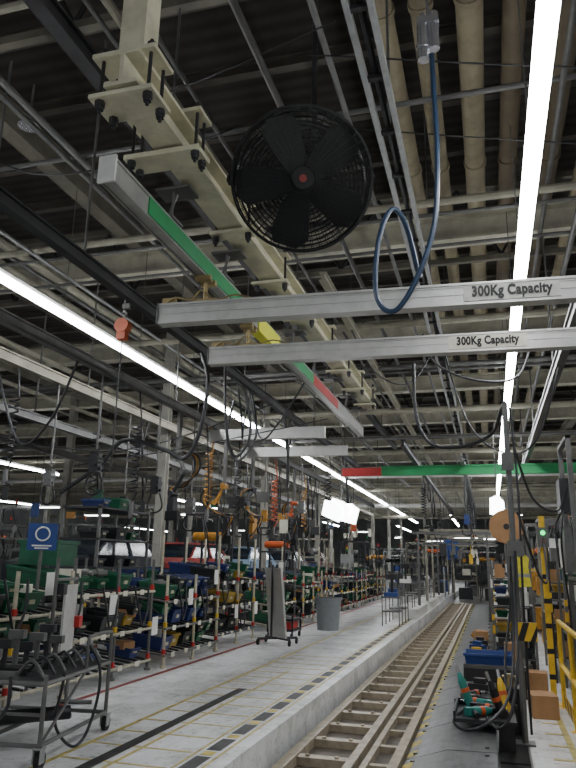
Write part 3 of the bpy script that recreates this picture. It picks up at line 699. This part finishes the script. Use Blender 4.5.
def cabinet(loc, rz, lab, mm=None, h=1.7):
    g = thing("control_cabinet", lab, "cabinet", loc, rz, group="control cabinets")
    mm = mm or mat("cabinet_grey", (140,143,140), .45, 0, .2, 3)
    part("body", MB().box(-.3, .3, -.2, .2, .08, h).box(-.28, .28, -.18, .18, 0, .08), mm, g)
    part("door", MB().box(-.28, .28, -.22, -.2, .12, h-.05), mm, g)
    part("handle", MB().box(.2, .23, -.25, -.22, h*.5, h*.5+.14), black, g)
    part("signal_lamp", MB().cyl((0, 0, h), (0, 0, h+.12), .03, 10, m=3).cyl((0, 0, h+.12), (0, 0, h+.2), .035, 10, m=0).cyl((0, 0, h+.2), (0, 0, h+.28), .035, 10, m=1).cyl((0, 0, h+.28), (0, 0, h+.36), .035, 10, m=2), [green, yellow, red, black], g)
    return g
for (x, y, r) in ((-5.6, 28.2, 90), (1.6, 13.9, -90), (1.9, 18.6, -90), (1.6, 24.2, -90)):
    cabinet((x, y, .3 if x < -1.8 else 0), rad(r), "grey electrical control cabinet with stacked signal lamp")

def manip(loc, rz, m1_, m2_, lab, s=.85):
    mp = thing("manipulator_arm", lab, "manipulator", loc, rz, group="hanging manipulators")
    part("mast", MB().box(-.03, .03, -.03, .03, .8*s, 4.0-loc[2]), gsteel, mp)
    part("upper_arm", MB().cyl((0, 0, .95*s), (-.2*s, 0, .6*s), .035, 12).cyl((0, -.08, .95*s), (0, .08, .95*s), .055, 14).cyl((-.2*s, -.08, .6*s), (-.2*s, .08, .6*s), .05, 14), m1_, mp)
    part("lower_arm", MB().cyl((-.2*s, 0, .6*s), (.08*s, 0, .2*s), .03, 12).cyl((.08*s, -.07, .2*s), (.08*s, .07, .2*s), .05, 14).box(0, .12, -.05, .05, -.1, .12), m2_, mp)
    part("gripper", MB().box(-.1, .18, -.04, .04, -.25, -.1).cyl((-.05, 0, -.4), (-.05, 0, -.25), .03, 8).cyl((.15, 0, -.4), (.15, 0, -.25), .03, 8), black, mp)
    for k in range(3):
        q_ = .05*k
        part("cable", MB().tube([(0, -.05, 1.0*s), (-.25-q_, -.08, .9*s), (-.33-q_, -.05, .6*s), (-.1+q_, -.1, .35*s), (.15+q_, -.08, .3*s), (.1, -.06, 0), (-.1+q_, -.05, -.2)], .016, 6, smooth=5), [khose, ochre, khose][k], mp)
manip((-4.75, 12.1, 2.2), 0, ochre, dsteel, "ochre and black jointed tool manipulator hanging from rail")
manip((-4.75, 13.7, 2.3), rad(60), dsteel, ochre, "dark jointed tool manipulator with ochre arm hanging from rail")
manip((-4.75, 17.0, 2.3), rad(-40), orange, dsteel, "orange and dark tool manipulator hanging from rail")
manip((-4.75, 10.0, 2.5), rad(160), gsteel, dsteel, "grey jointed tool manipulator hanging from rail")
def hoist(loc, top, mm, lab):
    g = thing("tool_hoist", lab, "hoist", loc, group="hanging tool hoists")
    L_ = top-loc[2]
    part("arm", MB().cyl((0, 0, .2), (0, 0, L_), .015, 6), gsteel, g)
    part("motor_body", MB().box(-.06, .06, -.05, .05, -.1, .15).cyl((0, -.07, .05), (0, .07, .05), .07, 14).cyl((-.09, 0, -.05), (.09, 0, -.05), .025), mm, g)
    part("grip", MB().tube([(-.07, 0, -.1), (-.12, 0, -.3), (0, 0, -.38), (.12, 0, -.3), (.07, 0, -.1)], .014, 7, smooth=4), black, g)
for (x, y, z0, mm, lab) in ((-4.75, 14.6, 2.6, ochre, "ochre tool hoist hanging from overhead rail"), (-4.75, 16.5, 2.5, black, "black tool hoist hanging from overhead rail"), (-4.75, 20.5, 2.6, black, "black tool hoist hanging from overhead rail"), (-.5, 18, 2.75, bluep, "blue tool hoist hanging from overhead rail"), (-3.58, 17.5, 2.6, black, "black tool hoist hanging from overhead rail"), (-4.75, 9.3, 2.7, black, "black tool hoist hanging from overhead rail"), (-4.75, 10.6, 2.5, gsteel, "grey tool hoist hanging from overhead rail"), (-4.75, 7.6, 2.8, black, "black tool hoist hanging from overhead rail"), (-6.4, 11.3, 2.6, black, "black tool hoist hanging from overhead rail"), (-6.4, 9.0, 2.8, gsteel, "grey tool hoist hanging from overhead rail"), (-1.6, 21, 2.6, black, "black tool hoist hanging from overhead rail"), (-3.58, 13.4, 2.7, gsteel, "grey tool hoist hanging from overhead rail"), (-3.58, 19, 2.6, orange, "orange tool hoist hanging from overhead rail"), (-.5, 23.5, 2.6, ochre, "ochre tool hoist hanging from overhead rail"), (-1.6, 27, 2.4, gsteel, "grey tool hoist hanging from overhead rail"), (-.5, 28, 2.4, black, "black tool hoist hanging from overhead rail"), (-1.6, 30.5, 2.4, bluep, "blue tool hoist hanging from overhead rail")):
    hoist((x, y, z0), 4.0 if x > -6 else 4.3, mm, lab)

def flood(loc, w, h, tilt, lab):
    g = thing("inspection_light", lab, "light", loc, group="bright hanging lights")
    for k, (dx, dz, ty, tx) in enumerate(((-w*.24, .03, tilt, 25), (w*.22, -.02, tilt-9, 10), (0, h*.2, tilt+6, 35))):
        part("lens", MB().prism([(-w*.3, -h*.4), (w*.27, -h*.45), (w*.33, h*.3), (w*.1, h*.5), (-w*.28, h*.4)], 'y', -.02*k, .03-.02*k), lampd, g, loc=(dx, 0, dz), rot=(rad(tx), rad(ty), rad(-8)))
    part("casing", MB().box(-w*.4, w*.4, .1, .13, -h*.35, h*.35), white, g, rot=(rad(20), rad(tilt), rad(-8)))
    part("suspension_rod", MB().cyl((0, .12, h*.3), (0, .12, 4.6-loc[2]), .012, 6), gsteel, g)
flood((-2.92, 14, 2.66), .72, .42, 20, "bright white tilted hanging light over the line")
flood((.22, 16, 2.9), .3, .46, 5, "bright white hanging light near the posts")

pn = thing("panel_stand", "upright light grey sheet panel on a wheeled stand", "panel", (-3.5, 11.7, .3))
part("panel", MB().box(-.02, .02, -.25, .25, .12, 1.25), alu, pn, rot=(0, rad(-6), rad(50)))
part("frame", MB().cyl((-.3, -.2, .1), (.25, .25, .1), .02).cyl((-.3, .25, .1), (.25, -.2, .1), .02).cyl((-.1, -.1, .1), (-.1, -.1, 1.3), .02).cyl((-.1, .15, .1), (-.1, .15, 1.3), .02), dsteel, pn)
for a, b in ((-.3, -.2), (.25, .25), (-.3, .25), (.25, -.2)):
    part("caster", MB().cyl((a-.015, b, .05), (a+.015, b, .05), .05, 12), rubber, pn)
dr = thing("waste_drum", "grey round waste drum with rim", "trash can", (-3.3, 14.6, .3))
part("body", MB().cyl((0, 0, 0), (0, 0, .62), .22, 22, r2=.27).cyl((0, 0, .6), (0, 0, .65), .29, 22), mat("drum_grey", (120,125,128), .5, 0, .15, 4), dr)
part("liner", MB().cyl((0, 0, .63), (0, 0, .655), .25, 20), black, dr)
rc = thing("red_cart", "small red wheeled tool cart", "cart", (-3.75, 12.9, .3))
part("body", MB().box(-.25, .25, -.3, .3, .12, .16).box(-.25, .25, -.3, .3, .3, .34).box(-.25, -.22, -.3, -.27, .1, .4).box(.22, .25, -.3, -.27, .1, .4).box(-.25, -.22, .27, .3, .1, .4).box(.22, .25, .27, .3, .1, .4), dsteel, rc)
part("red_box", MB().box(-.2, .2, -.25, .2, .16, .28), red, rc)
for a in (-.22, .22):
    for b in (-.27, .27): part("caster", MB().cyl((a-.015, b, .05), (a+.015, b, .05), .05, 12), rubber, rc)

for i, y in enumerate((18.5, 22.5, 26.5)):
    solo("station_platform", MB().box(0, .6, 0, 3.2, 0, .22).box(-.02, .62, -.02, 3.22, .2, .24), white, "low white station base at the walkway edge", "platform", (-2.45, y, .3), group="station bases")
for i, y in enumerate((16.4, 17.6, 19.2, 20.8, 23.4, 25, 27, 28.8)):
    k0 = i < 2
    g = thing("parts_cart", "small steel parts cart with trays at the line side", "cart", (-2.2, y, .3 if k0 else .54), group="line side carts")
    h0 = .9 if k0 else .7
    part("frame", MB().box(-.2, .2, -.3, .3, .3, .33).box(-.2, .2, -.3, .3, .6, .63).box(-.2, -.18, -.3, -.28, 0, h0).box(.18, .2, -.3, -.28, 0, h0).box(-.2, -.18, .28, .3, 0, h0).box(.18, .2, .28, .3, 0, h0), gsteel, g)
    part("tray", MB().box(-.15, .15, -.25, .05, .63, .72).box(-.1, .1, .05, .25, .63, .8), random.choice([dsteel, gsteel, bluep, white]), g)
    part("fixture", MB().cyl((0, 0, .7), (0, 0, 1.1), .03, 10).box(-.12, .12, -.08, .08, 1.0, 1.12), random.choice([gsteel, dsteel, black]), g)

# ------------------------------------------------------------ front left trolley
tl = thing("tool_trolley", "grey tubular steel trolley on casters carrying clamps and hoses", "trolley", (-3.34, 4.8, .3), rad(8))
m1 = MB(); X0 = -.5
for y in (-.55, .55): m1.cyl((X0, y, .14), (.35, y, .14), .016, 8).cyl((X0, y, .52), (.35, y, .52), .016, 8)
for x in (X0, -.1, .35): m1.cyl((x, -.55, .14), (x, .55, .14), .016, 8).cyl((x, -.55, .52), (x, .55, .52), .016, 8)
for x in (X0, .35):
    for y in (-.55, .55): m1.cyl((x, y, .14), (x, y, .58), .016, 8)
m1.cyl((X0, -.55, .33), (.35, -.55, .33), .012, 8).cyl((.35, -.55, .14), (.35, .1, .52), .012, 6)
part("frame", m1, gsteel, tl)
part("tray", MB().box(X0, .35, -.55, .55, .52, .532), dsteel, tl)
part("handle", MB().tube([(.35, .1, .53), (.35, .1, .72), (.35, .15, .76), (.35, .5, .76), (.35, .55, .72), (.35, .55, .53)], .014, 8, smooth=3), gsteel, tl)
for x in (X0, .35):
    for y in (-.55, .55):
        part("caster", MB().cyl((x-.018, y+.02, .055), (x+.018, y+.02, .055), .055, 16).cyl((x-.03, y+.02, .055), (x+.03, y+.02, .055), .015, 8, m=1).box(x-.03, x-.022, y-.03, y+.03, .04, .13, 1).box(x+.022, x+.03, y-.03, y+.03, .04, .13, 1).box(x-.035, x+.035, y-.035, y+.035, .125, .135, 1), [rubber, galv], tl)
for k in range(7):
    y = -.48+k*.16
    part("clamp", MB().box(-.35, .1, y-.025, y+.025, .53, .58).cyl((-.1, y, .58), (-.1, y, .68+.05*(k % 3)), .022, 10).box(-.16, -.04, y-.03, y+.03, .66+.05*(k % 3), .72+.05*(k % 3)).tube([(.1, y, .56), (.2, y, .66), (.3, y, .55)], .012, 6, smooth=3), dsteel if k % 2 else gsteel, tl)
part("lower_tool", MB().cyl((-.3, -.2, .2), (.2, .2, .2), .05, 12).cyl((-.3, -.2, .2), (-.2, -.12, .2), .07, 12), dsteel, tl)
part("hose", MB().tube([(.36, .1, .7), (.43, .15, .55), (.46, .1, .35), (.43, 0, .1), (.37, -.1, .04), (.28, -.2, .2), (.33, -.25, .45), (.36, -.3, .55)], .011, 7, smooth=6), khose, tl)
part("hose", MB().tube([(.1, -.56, .56), (.12, -.6, .38), (0, -.6, .26), (-.15, -.58, .38), (-.2, -.56, .56)], .011, 7, smooth=6), khose, tl)
jg = thing("jig_stand", "dark steel jig stand with grey board beside the racks", "stand", (-3.74, 5.95, .3), rad(15))
part("frame", MB().cyl((-.15, -.3, 0), (-.15, -.3, 1.35), .018, 8).cyl((-.15, .3, 0), (-.15, .3, 1.2), .018, 8).cyl((-.15, -.3, 1.15), (-.15, .3, 1.15), .016, 8).cyl((-.15, -.3, .4), (-.15, .3, .4), .016, 8).cyl((.1, -.3, .02), (-.2, -.3, .02), .02, 8).cyl((.1, .3, .02), (-.2, .3, .02), .02, 8), gsteel, jg)
part("board", MB().box(-.13, -.11, -.12, .22, .45, 1.1), alu, jg)
part("pad", MB().box(-.17, -.08, -.28, -.18, 1.02, 1.12), dsteel, jg); part("pad", MB().box(-.12, -.06, .2, .3, .7, .8), red, jg)

sg = thing("station_sign", "blue square sign with white ring emblem on pole", "sign", (-4.6, 6.46, .3))
part("pole", MB().cyl((0, 0, 0), (0, 0, 1.5), .018, 8), gsteel, sg)
part("face", MB().box(-.15, .15, -.02, .02, 1.42, 1.7), bluep, sg, rot=(0, 0, rad(35)))
part("emblem", MB().ring((0, -.022, 1.59), .07, .009, n=24).box(-.1, .1, -.026, -.02, 1.46, 1.475).box(-.07, .07, -.026, -.02, 1.435, 1.448), white, sg, rot=(0, 0, rad(35)))
solo("storage_crate", MB().box(-.25, .25, -.2, .2, 0, .26).box(-.27, .27, -.22, .22, .24, .28), gbin, "green crate on top of the flow rack", "crate", (-4.95, 7.1, 1.56))

# ------------------------------------------------------------ right side
pt = thing("service_post", "tall thin grey service post with junction box", "post", (.24, 7.5, .0))
part("pole", MB().cyl((0, 0, 0), (0, 0, 3.35), .03, 12).box(-.09, .09, -.09, .09, .01, .03), gsteel, pt)
part("junction_box", MB().box(-.07, .05, -.08, -.03, 2.62, 2.8), gsteel, pt)
part("junction_box", MB().box(-.06, .1, -.08, -.03, 1.75, 1.9), gsteel, pt)
part("conduit", MB().tube([(.06, 0, .1), (.06, 0, 1.2), (.08, 0, 2.4), (.05, 0, 3.3)], .012, 6, smooth=4), khose, pt)
part("hazard_bumper", MB().box(-.02, .17, -.1, -.06, .95, 1.12), yellow, pt)
part("hazard_band", MB()._add([(-.02, -.102, .95), (.04, -.102, .95), (.1, -.102, 1.12), (.04, -.102, 1.12)], [(0, 1, 2, 3)], 0)._add([(.1, -.102, .95), (.15, -.102, .95), (.17, -.102, 1.02), (.17, -.102, 1.1)], [(0, 1, 2, 3)], 0), black, pt)
yp = thing("yellow_post", "tall yellow steel post with green lamp and buttons", "post", (.68, 9.7, 0))
part("column", MB().box(-.035, .035, -.035, .035, 0, 2.3).box(-.1, .1, -.1, .1, 0, .02), yellow, yp)
for k in range(5): part("black_tape_band", MB().box(-.037, .037, -.037, .037, .3+k*.3, .36+k*.3), black, yp)
part("control_box", MB().box(-.07, .07, -.1, -.045, 1.9, 2.15), gsteel, yp)
part("green_lamp", MB().cyl((0, -.12, 2.08), (0, -.1, 2.08), .03, 12), mat("green_glow", (60,255,140), .4, 0, 0, 3, emit=2.5), yp)
part("red_button", MB().cyl((0, -.12, 1.97), (0, -.1, 1.97), .025, 12), red, yp)
rl = thing("guard_railing", "yellow tubular guard railing with black hazard stripes", "railing", (.78, 5.6, 0))
for y in (0, 1.3, 2.6, 3.9): part("post", MB().cyl((0, y, 0), (0, y, 1.0), .028, 10).box(-.06, .06, y-.06, y+.06, 0, .015), yellow, rl)
for z0 in (.5, 1.0): part("rail", MB().cyl((0, 0, z0), (0, 3.9, z0), .028, 10), yellow, rl)
part("kick_plate", MB().box(-.005, .005, 0, 3.9, .03, .18), yellow, rl)
for k in range(12): part("hazard_stripe", MB()._add([(-.006, .1+k*.32, .03), (-.006, .22+k*.32, .03), (-.006, .34+k*.32, .18), (-.006, .22+k*.32, .18)], [(0, 1, 2, 3)], 0), black, rl)

lc = thing("parts_bench", "low steel bench holding a blue tray at the line side", "bench", (.02, 10.3, 0))
part("top", MB().box(-.42, .38, -.5, .5, .36, .4), gsteel, lc)
for a in (.0, .32):
    for b in (-.48, .44): part("leg", MB().box(a, a+.04, b, b+.04, 0.02, .36), dsteel, lc)
part("lower_shelf", MB().box(.01, .36, -.48, .48, .2, .23), dsteel, lc)
part("skirt", MB().box(-.42, .38, -.51, -.49, .2, .36), dsteel, lc)
solo("blue_tray", bin_mesh(bluep, .5, .62, .13), None, "blue plastic tray on the steel bench", "tray", (-.08, 10.12, .4))
for (x, y, z0, a, b, c_, rz, lab) in ((.25, 10.55, .4, .12, .12, .22, 0, "small brown cardboard box on the bench"), (-.2, 11.3, .17, .14, .12, .18, .3, "brown cardboard box on the guard plates"), (.5, 8.9, .012, .14, .18, .24, .1, "brown cardboard box on the floor by the railing"), (-.25, 15.2, .17, .13, .15, .2, .1, "brown cardboard box on the guard plates"), (.52, 10.2, .012, .13, .15, .3, -.1, "brown cardboard box on the floor by the railing")):
    solo("cardboard_box", MB().box(-a, a, -b, b, 0, c_).box(-.03, .03, -b-.001, b+.001, c_, c_+.002), card, lab, "box", (x, y, z0), rz, group="cardboard boxes")
solo("tool_roll", MB().cyl((-.15, 0, .05), (.15, 0, .05), .05, 12).cyl((-.1, 0, .05), (.0, 0, .05), .056, 12), dsteel, "dark rolled tool pouch on the bench", "tool", (-.1, 10.6, .4), .4)
ts = thing("tool_tray_stand", "dark steel tray stand for pneumatic tools", "stand", (-.14, 7.4, 0))
part("top", MB().box(-.26, .3, -.35, .35, .25, .28).box(-.26, -.24, -.35, .35, .28, .34).box(-.26, .3, .33, .35, .28, .34), dsteel, ts)
part("leg", MB().box(.14, .28, -.3, .3, 0.02, .25), dsteel, ts)
def tool(loc, rz, mm, lab, s=1.0, up=False):
    g = thing("pneumatic_tool", lab, "power tool", loc, rz, group="pneumatic tools")
    if up: g.rotation_euler = (rad(12), rad(-70), rz)
    part("body", MB().cyl((0, 0, .04), (.18*s, 0, .04), .04, 14).cyl((.18*s, 0, .04), (.24*s, 0, .04), .035, 14, r2=.018).box(-.05, .02, -.035, .035, .005, .075), mm, g)
    part("grip", MB().cyl((.03, 0, .04), (.0, -.14, .03), .024, 10), black, g)
    part("band", MB().cyl((.1, 0, .04), (.14, 0, .04), .043, 14), orange, g)
    part("socket", MB().cyl((.24*s, 0, .04), (.31*s, 0, .04), .015, 10), chrome, g)
tool((-.25, 7.2, .28), rad(30), teal, "teal pneumatic wrench with orange band on the stand")
tool((-.2, 7.45, .28), rad(-20), black, "black pneumatic wrench resting on the stand")
tool((-.1, 7.65, .28), rad(160), teal, "teal pneumatic wrench with orange band on the stand")
tool((.0, 7.2, .32), rad(200), black, "black pneumatic wrench leaning on the stand", 1.2, True)
tool((-.3, 7.55, .32), rad(170), teal, "teal pneumatic wrench leaning upright on the stand", 1.2, True)
tool((.05, 7.5, .32), rad(120), yellow, "yellow pneumatic wrench leaning upright on the stand", 1.1, True)
tool((-.3, 8.75, .17), rad(60), dsteel, "dark pneumatic wrench lying on the guard plate")
tool((-.2, 9.5, .17), rad(-60), yellow, "yellow pneumatic wrench lying on the guard plate")
for pts, lab in (([(-.1, 7.1, .3), (0, 6.9, .25), (.12, 6.9, .4), (.2, 7.1, .8), (.22, 7.35, 1.2), (.25, 7.42, 1.8)], "black tool hose running up to the post"),
                 ([(-.3, 7.3, .32), (-.4, 7.1, .25), (-.3, 6.9, .22), (-.1, 6.8, .3), (.1, 7.0, .5), (.18, 7.3, .95), (.2, 7.42, 1.5)], "black tool hose running up to the post"),
                 ([(-.1, 8.3, .19), (-.35, 8.5, .2), (-.36, 8.9, .19), (-.15, 9.1, .2), (-.05, 8.8, .2), (-.1, 8.5, .22), (-.3, 8.7, .22)], "black hose coiled on the guard plate"),
                 ([(-.2, 11.6, .2), (-.3, 11.8, .2), (-.25, 12.1, .2), (-.1, 11.9, .2), (-.2, 11.7, .24)], "black hose coiled on the guard plate"),
                 ([(.1, 7.6, .3), (.1, 7.9, .7), (.2, 8.2, 1.3), (.22, 7.6, 1.9), (.24, 7.5, 2.3)], "black tool hose running up to the post"),
                 ([(.3, 7.5, 2.2), (.5, 8.2, 1.6), (.65, 9, 1.5), (.68, 9.6, 2.0)], "black tool hose hanging between the posts"),
                 ([(.3, 7.5, 2.9), (.5, 8.2, 2.4), (.8, 8.8, 2.3), (.95, 8.9, 2.6)], "black tool hose hanging between the posts")):
    solo("tool_hose", MB().tube(pts, .014, 7, smooth=6), khose, lab, "hose", group="tool hoses")
for (x, y, s_) in ((-.3, 8.1, 1), (-.2, 9.25, 2), (-.3, 12.6, 3), (.1, 8.6, 4), (.12, 9.1, 5), (-.28, 13.6, 6), (-.25, 14.4, 7), (-.3, 16, 8)):
    m = MB().box(-.09, .09, -.12, .12, 0, .1).box(-.05, .05, -.08, .06, .1, .16).cyl((-.04, -.12, .05), (-.04, -.2, .05), .02, 8)
    solo("gear_block", m, [gsteel, dsteel, yellow, dsteel, gsteel, bluep, dsteel, ochre][s_-1], "small cast metal fixture block lying beside the conveyor", "fixture", (x, y, .165 if x < -.1 else .022), s_*.7, group="fixture blocks")
sb = thing("pedestal_box", "dark steel pedestal box at the foot of the post", "box", (.14, 7.95, .02))
part("body", MB().box(-.12, .12, -.15, .15, .0, .42).box(-.13, .13, -.16, .16, .4, .43), dsteel, sb)
part("valve", MB().cyl((0, 0, .43), (0, 0, .55), .04, 12).cyl((-.08, 0, .52), (.08, 0, .52), .015, 8), brass, sb)

def stand(x, y, mm, lab, h=1.5, n=3, w=.3, dpt=.4):
    g = thing("parts_stand", lab, "stand", (x, y, 0), group="line side parts stands")
    m = MB()
    for a in (-w, w):
        for b in (-dpt, dpt): m.box(a-.018, a+.018, b-.018, b+.018, 0, h)
    zs = [h*(k+1)/(n+.4)-.1 for k in range(n)]
    for z0 in zs: m.box(-w, w, -dpt, dpt, z0, z0+.02)
    part("frame", m, mm, g)
    part("tape_band", MB().box(-w-.02, -w+.02, -dpt-.02, -dpt+.02, h*.5, h*.5+.12).box(-w-.02, -w+.02, -dpt-.02, -dpt+.02, h*.5+.2, h*.5+.28), yellow, g)
    for z0 in zs:
        for q in (-.14, .14):
            if random.random() < .5:
                o = bpy.data.objects.new("parts_bin", BS[random.choice(["blue", "black", "yellow", "black", "green", "black"])]); C.objects.link(o)
                o.location = (x+q, y-dpt+.22, z0+.02); o.rotation_euler = (0, 0, rad(90)); meta(o, "small plastic parts bin on a line side stand", "bin", "plastic parts bins")
            else:
                solo("carton", MB().box(-.1, .1, -.12, .12, 0, .2).box(-.02, .02, -.121, .121, .2, .202), random.choice([card, card, white, gsteel]), "small carton on a line side stand", "box", (x+q, y-dpt+.2, z0+.02), random.uniform(-.1, .1), group="small cartons")
stand(.31, 11.9, gsteel, "grey line side parts stand", 1.3, 3)
stand(.31, 13.0, dsteel, "dark line side parts stand", 1.2, 3)
stand(.31, 14.1, white, "white line side parts stand", 1.4)
stand(.32, 15.3, gsteel, "grey line side parts stand", 1.7)
stand(.31, 17, yellow, "yellow line side parts stand", 1.3)
stand(.35, 18.4, gsteel, "grey line side parts stand", 1.6)
stand(.35, 19.6, galv, "silver line side parts stand", 1.8)
stand(.31, 21.5, white, "white line side parts stand", 1.4)
stand(.31, 24, dsteel, "dark line side parts stand", 1.9)
stand(.31, 27, white, "white line side parts stand", 1.6)
stand(1.25, 10.6, gsteel, "grey line side parts stand", 1.9, 4)
stand(1.15, 11.8, dsteel, "dark line side parts stand", 2.0, 4)
stand(1.15, 12.9, creamd, "cream line side parts stand", 2.2, 4)
for (x, y, s_) in ((1.45, 15.3, 91), (1.3, 16.9, 92), (1.3, 20.5, 95), (1.2, 22.4, 97), (1.0, 26, 99), (2.2, 11.5, 101), (2.3, 13, 104)):
    machine((x, y, 0), s_, 0, .9, 2.6)
cabinet((1.3, 8.0, 0), rad(-90), "grey electrical control cabinet with stacked signal lamp", None, 1.5)
vs_ = thing("safety_vest", "yellow safety vest hanging from a hook on a post", "vest", (.42, 10.98, 1.35))
part("cloth", MB().prism([(-.14, 0), (.15, .02), (.12, .3), (.14, .42), (.06, .5), (0, .42), (-.07, .5), (-.13, .42), (-.11, .28)], 'y', -.03, .03), mat("hivis_yellow", (215,205,60), .7, 0, .35, 8), vs_)
part("reflective_band", MB().box(-.13, .135, -.035, .035, .15, .2), galv, vs_)
part("post", MB().cyl((0, .06, -1.35), (0, .06, .7), .02, 8), gsteel, vs_)
wr = thing("cable_reel", "round tan cable reel mounted on a post", "reel", (.3, 12.35, 2.3))
part("disc", MB().cyl((0, -.05, 0), (0, -.03, 0), .28, 30).cyl((0, .05, 0), (0, .07, 0), .28, 30).cyl((0, -.03, 0), (0, .05, 0), .16, 20), card, wr)
part("hub", MB().cyl((0, -.07, 0), (0, -.05, 0), .05, 14), dsteel, wr)
part("mount_post", MB().box(-.03, .03, .07, .13, -2.3, .3), gsteel, wr)
ph = thing("switch_box_frame", "white and grey switch boxes with cables on a frame", "electrical box", (.98, 9.2, 0))
part("frame", MB().box(-.03, .03, -.5, -.46, 0, 3.2).box(-.03, .03, .46, .5, 0, 3.2).box(-.03, .03, -.5, .5, 3.16, 3.2).box(-.03, .03, -.5, .5, 1.5, 1.54), gsteel, ph)
part("box", MB().box(-.12, .05, -.4, -.1, 1.6, 2.1), gsteel, ph); part("box", MB().box(-.12, .05, 0, .35, 1.65, 2.0), white, ph); part("box", MB().box(-.12, .05, -.3, .1, 2.3, 2.7), dsteel, ph)
part("cable", MB().tube([(-.1, -.3, 2.3), (-.15, -.35, 2.0), (-.14, -.3, 1.6), (-.1, -.2, 1.1), (-.1, 0, .6)], .012, 6, smooth=5), khose, ph)
part("cable", MB().tube([(-.1, .1, 2.3), (-.16, .2, 2.1), (-.14, .2, 1.65)], .012, 6, smooth=5), khose, ph)
for y, h, mm in ((20.3, 2.5, gsteel), (22.9, 2.7, creamd), (25.4, 2.6, creamd), (28, 2.8, gsteel), (31.5, 2.5, galv), (34.5, 3.0, creamd), (38, 3.0, white)):
    g = thing("portal_frame", "slim portal frame spanning the floor conveyor", "frame", (-1.95, y, .3), group="portal frames")
    part("post", MB().box(-.03, .03, -.03, .03, 0 if y > 30 else .24, h-.3), mm, g)
    part("post", MB().box(1.87, 1.93, -.03, .03, -.13, h-.3), mm, g)
    part("crossbar", MB().box(-.2, 2.2, -.035, .035, h-.3, h-.23), mm, g)
    part("crossbar", MB().box(-.2, 2.2, -.035, .035, h-.6, h-.56), mm, g)
    part("tool_head", MB().box(.6, .8, -.1, .1, h-.9, h-.56).cyl((.7, 0, h-1.2), (.7, 0, h-.9), .04, 10), random.choice([dsteel, ochre, bluep, gsteel]), g)
    part("control_pendant", MB().box(1.4, 1.5, -.06, .06, h-1.1, h-.85).cyl((1.45, 0, h-.85), (1.45, 0, h-.56), .012, 6), random.choice([yellow, dsteel, labelm]), g)

# ------------------------------------------------------------ world
w = bpy.data.worlds.new("world"); bpy.context.scene.world = w; w.use_nodes = True
bg = w.node_tree.nodes["Background"]; bg.inputs[0].default_value = (0.85, 0.88, 0.92, 1); bg.inputs[1].default_value = 0.45
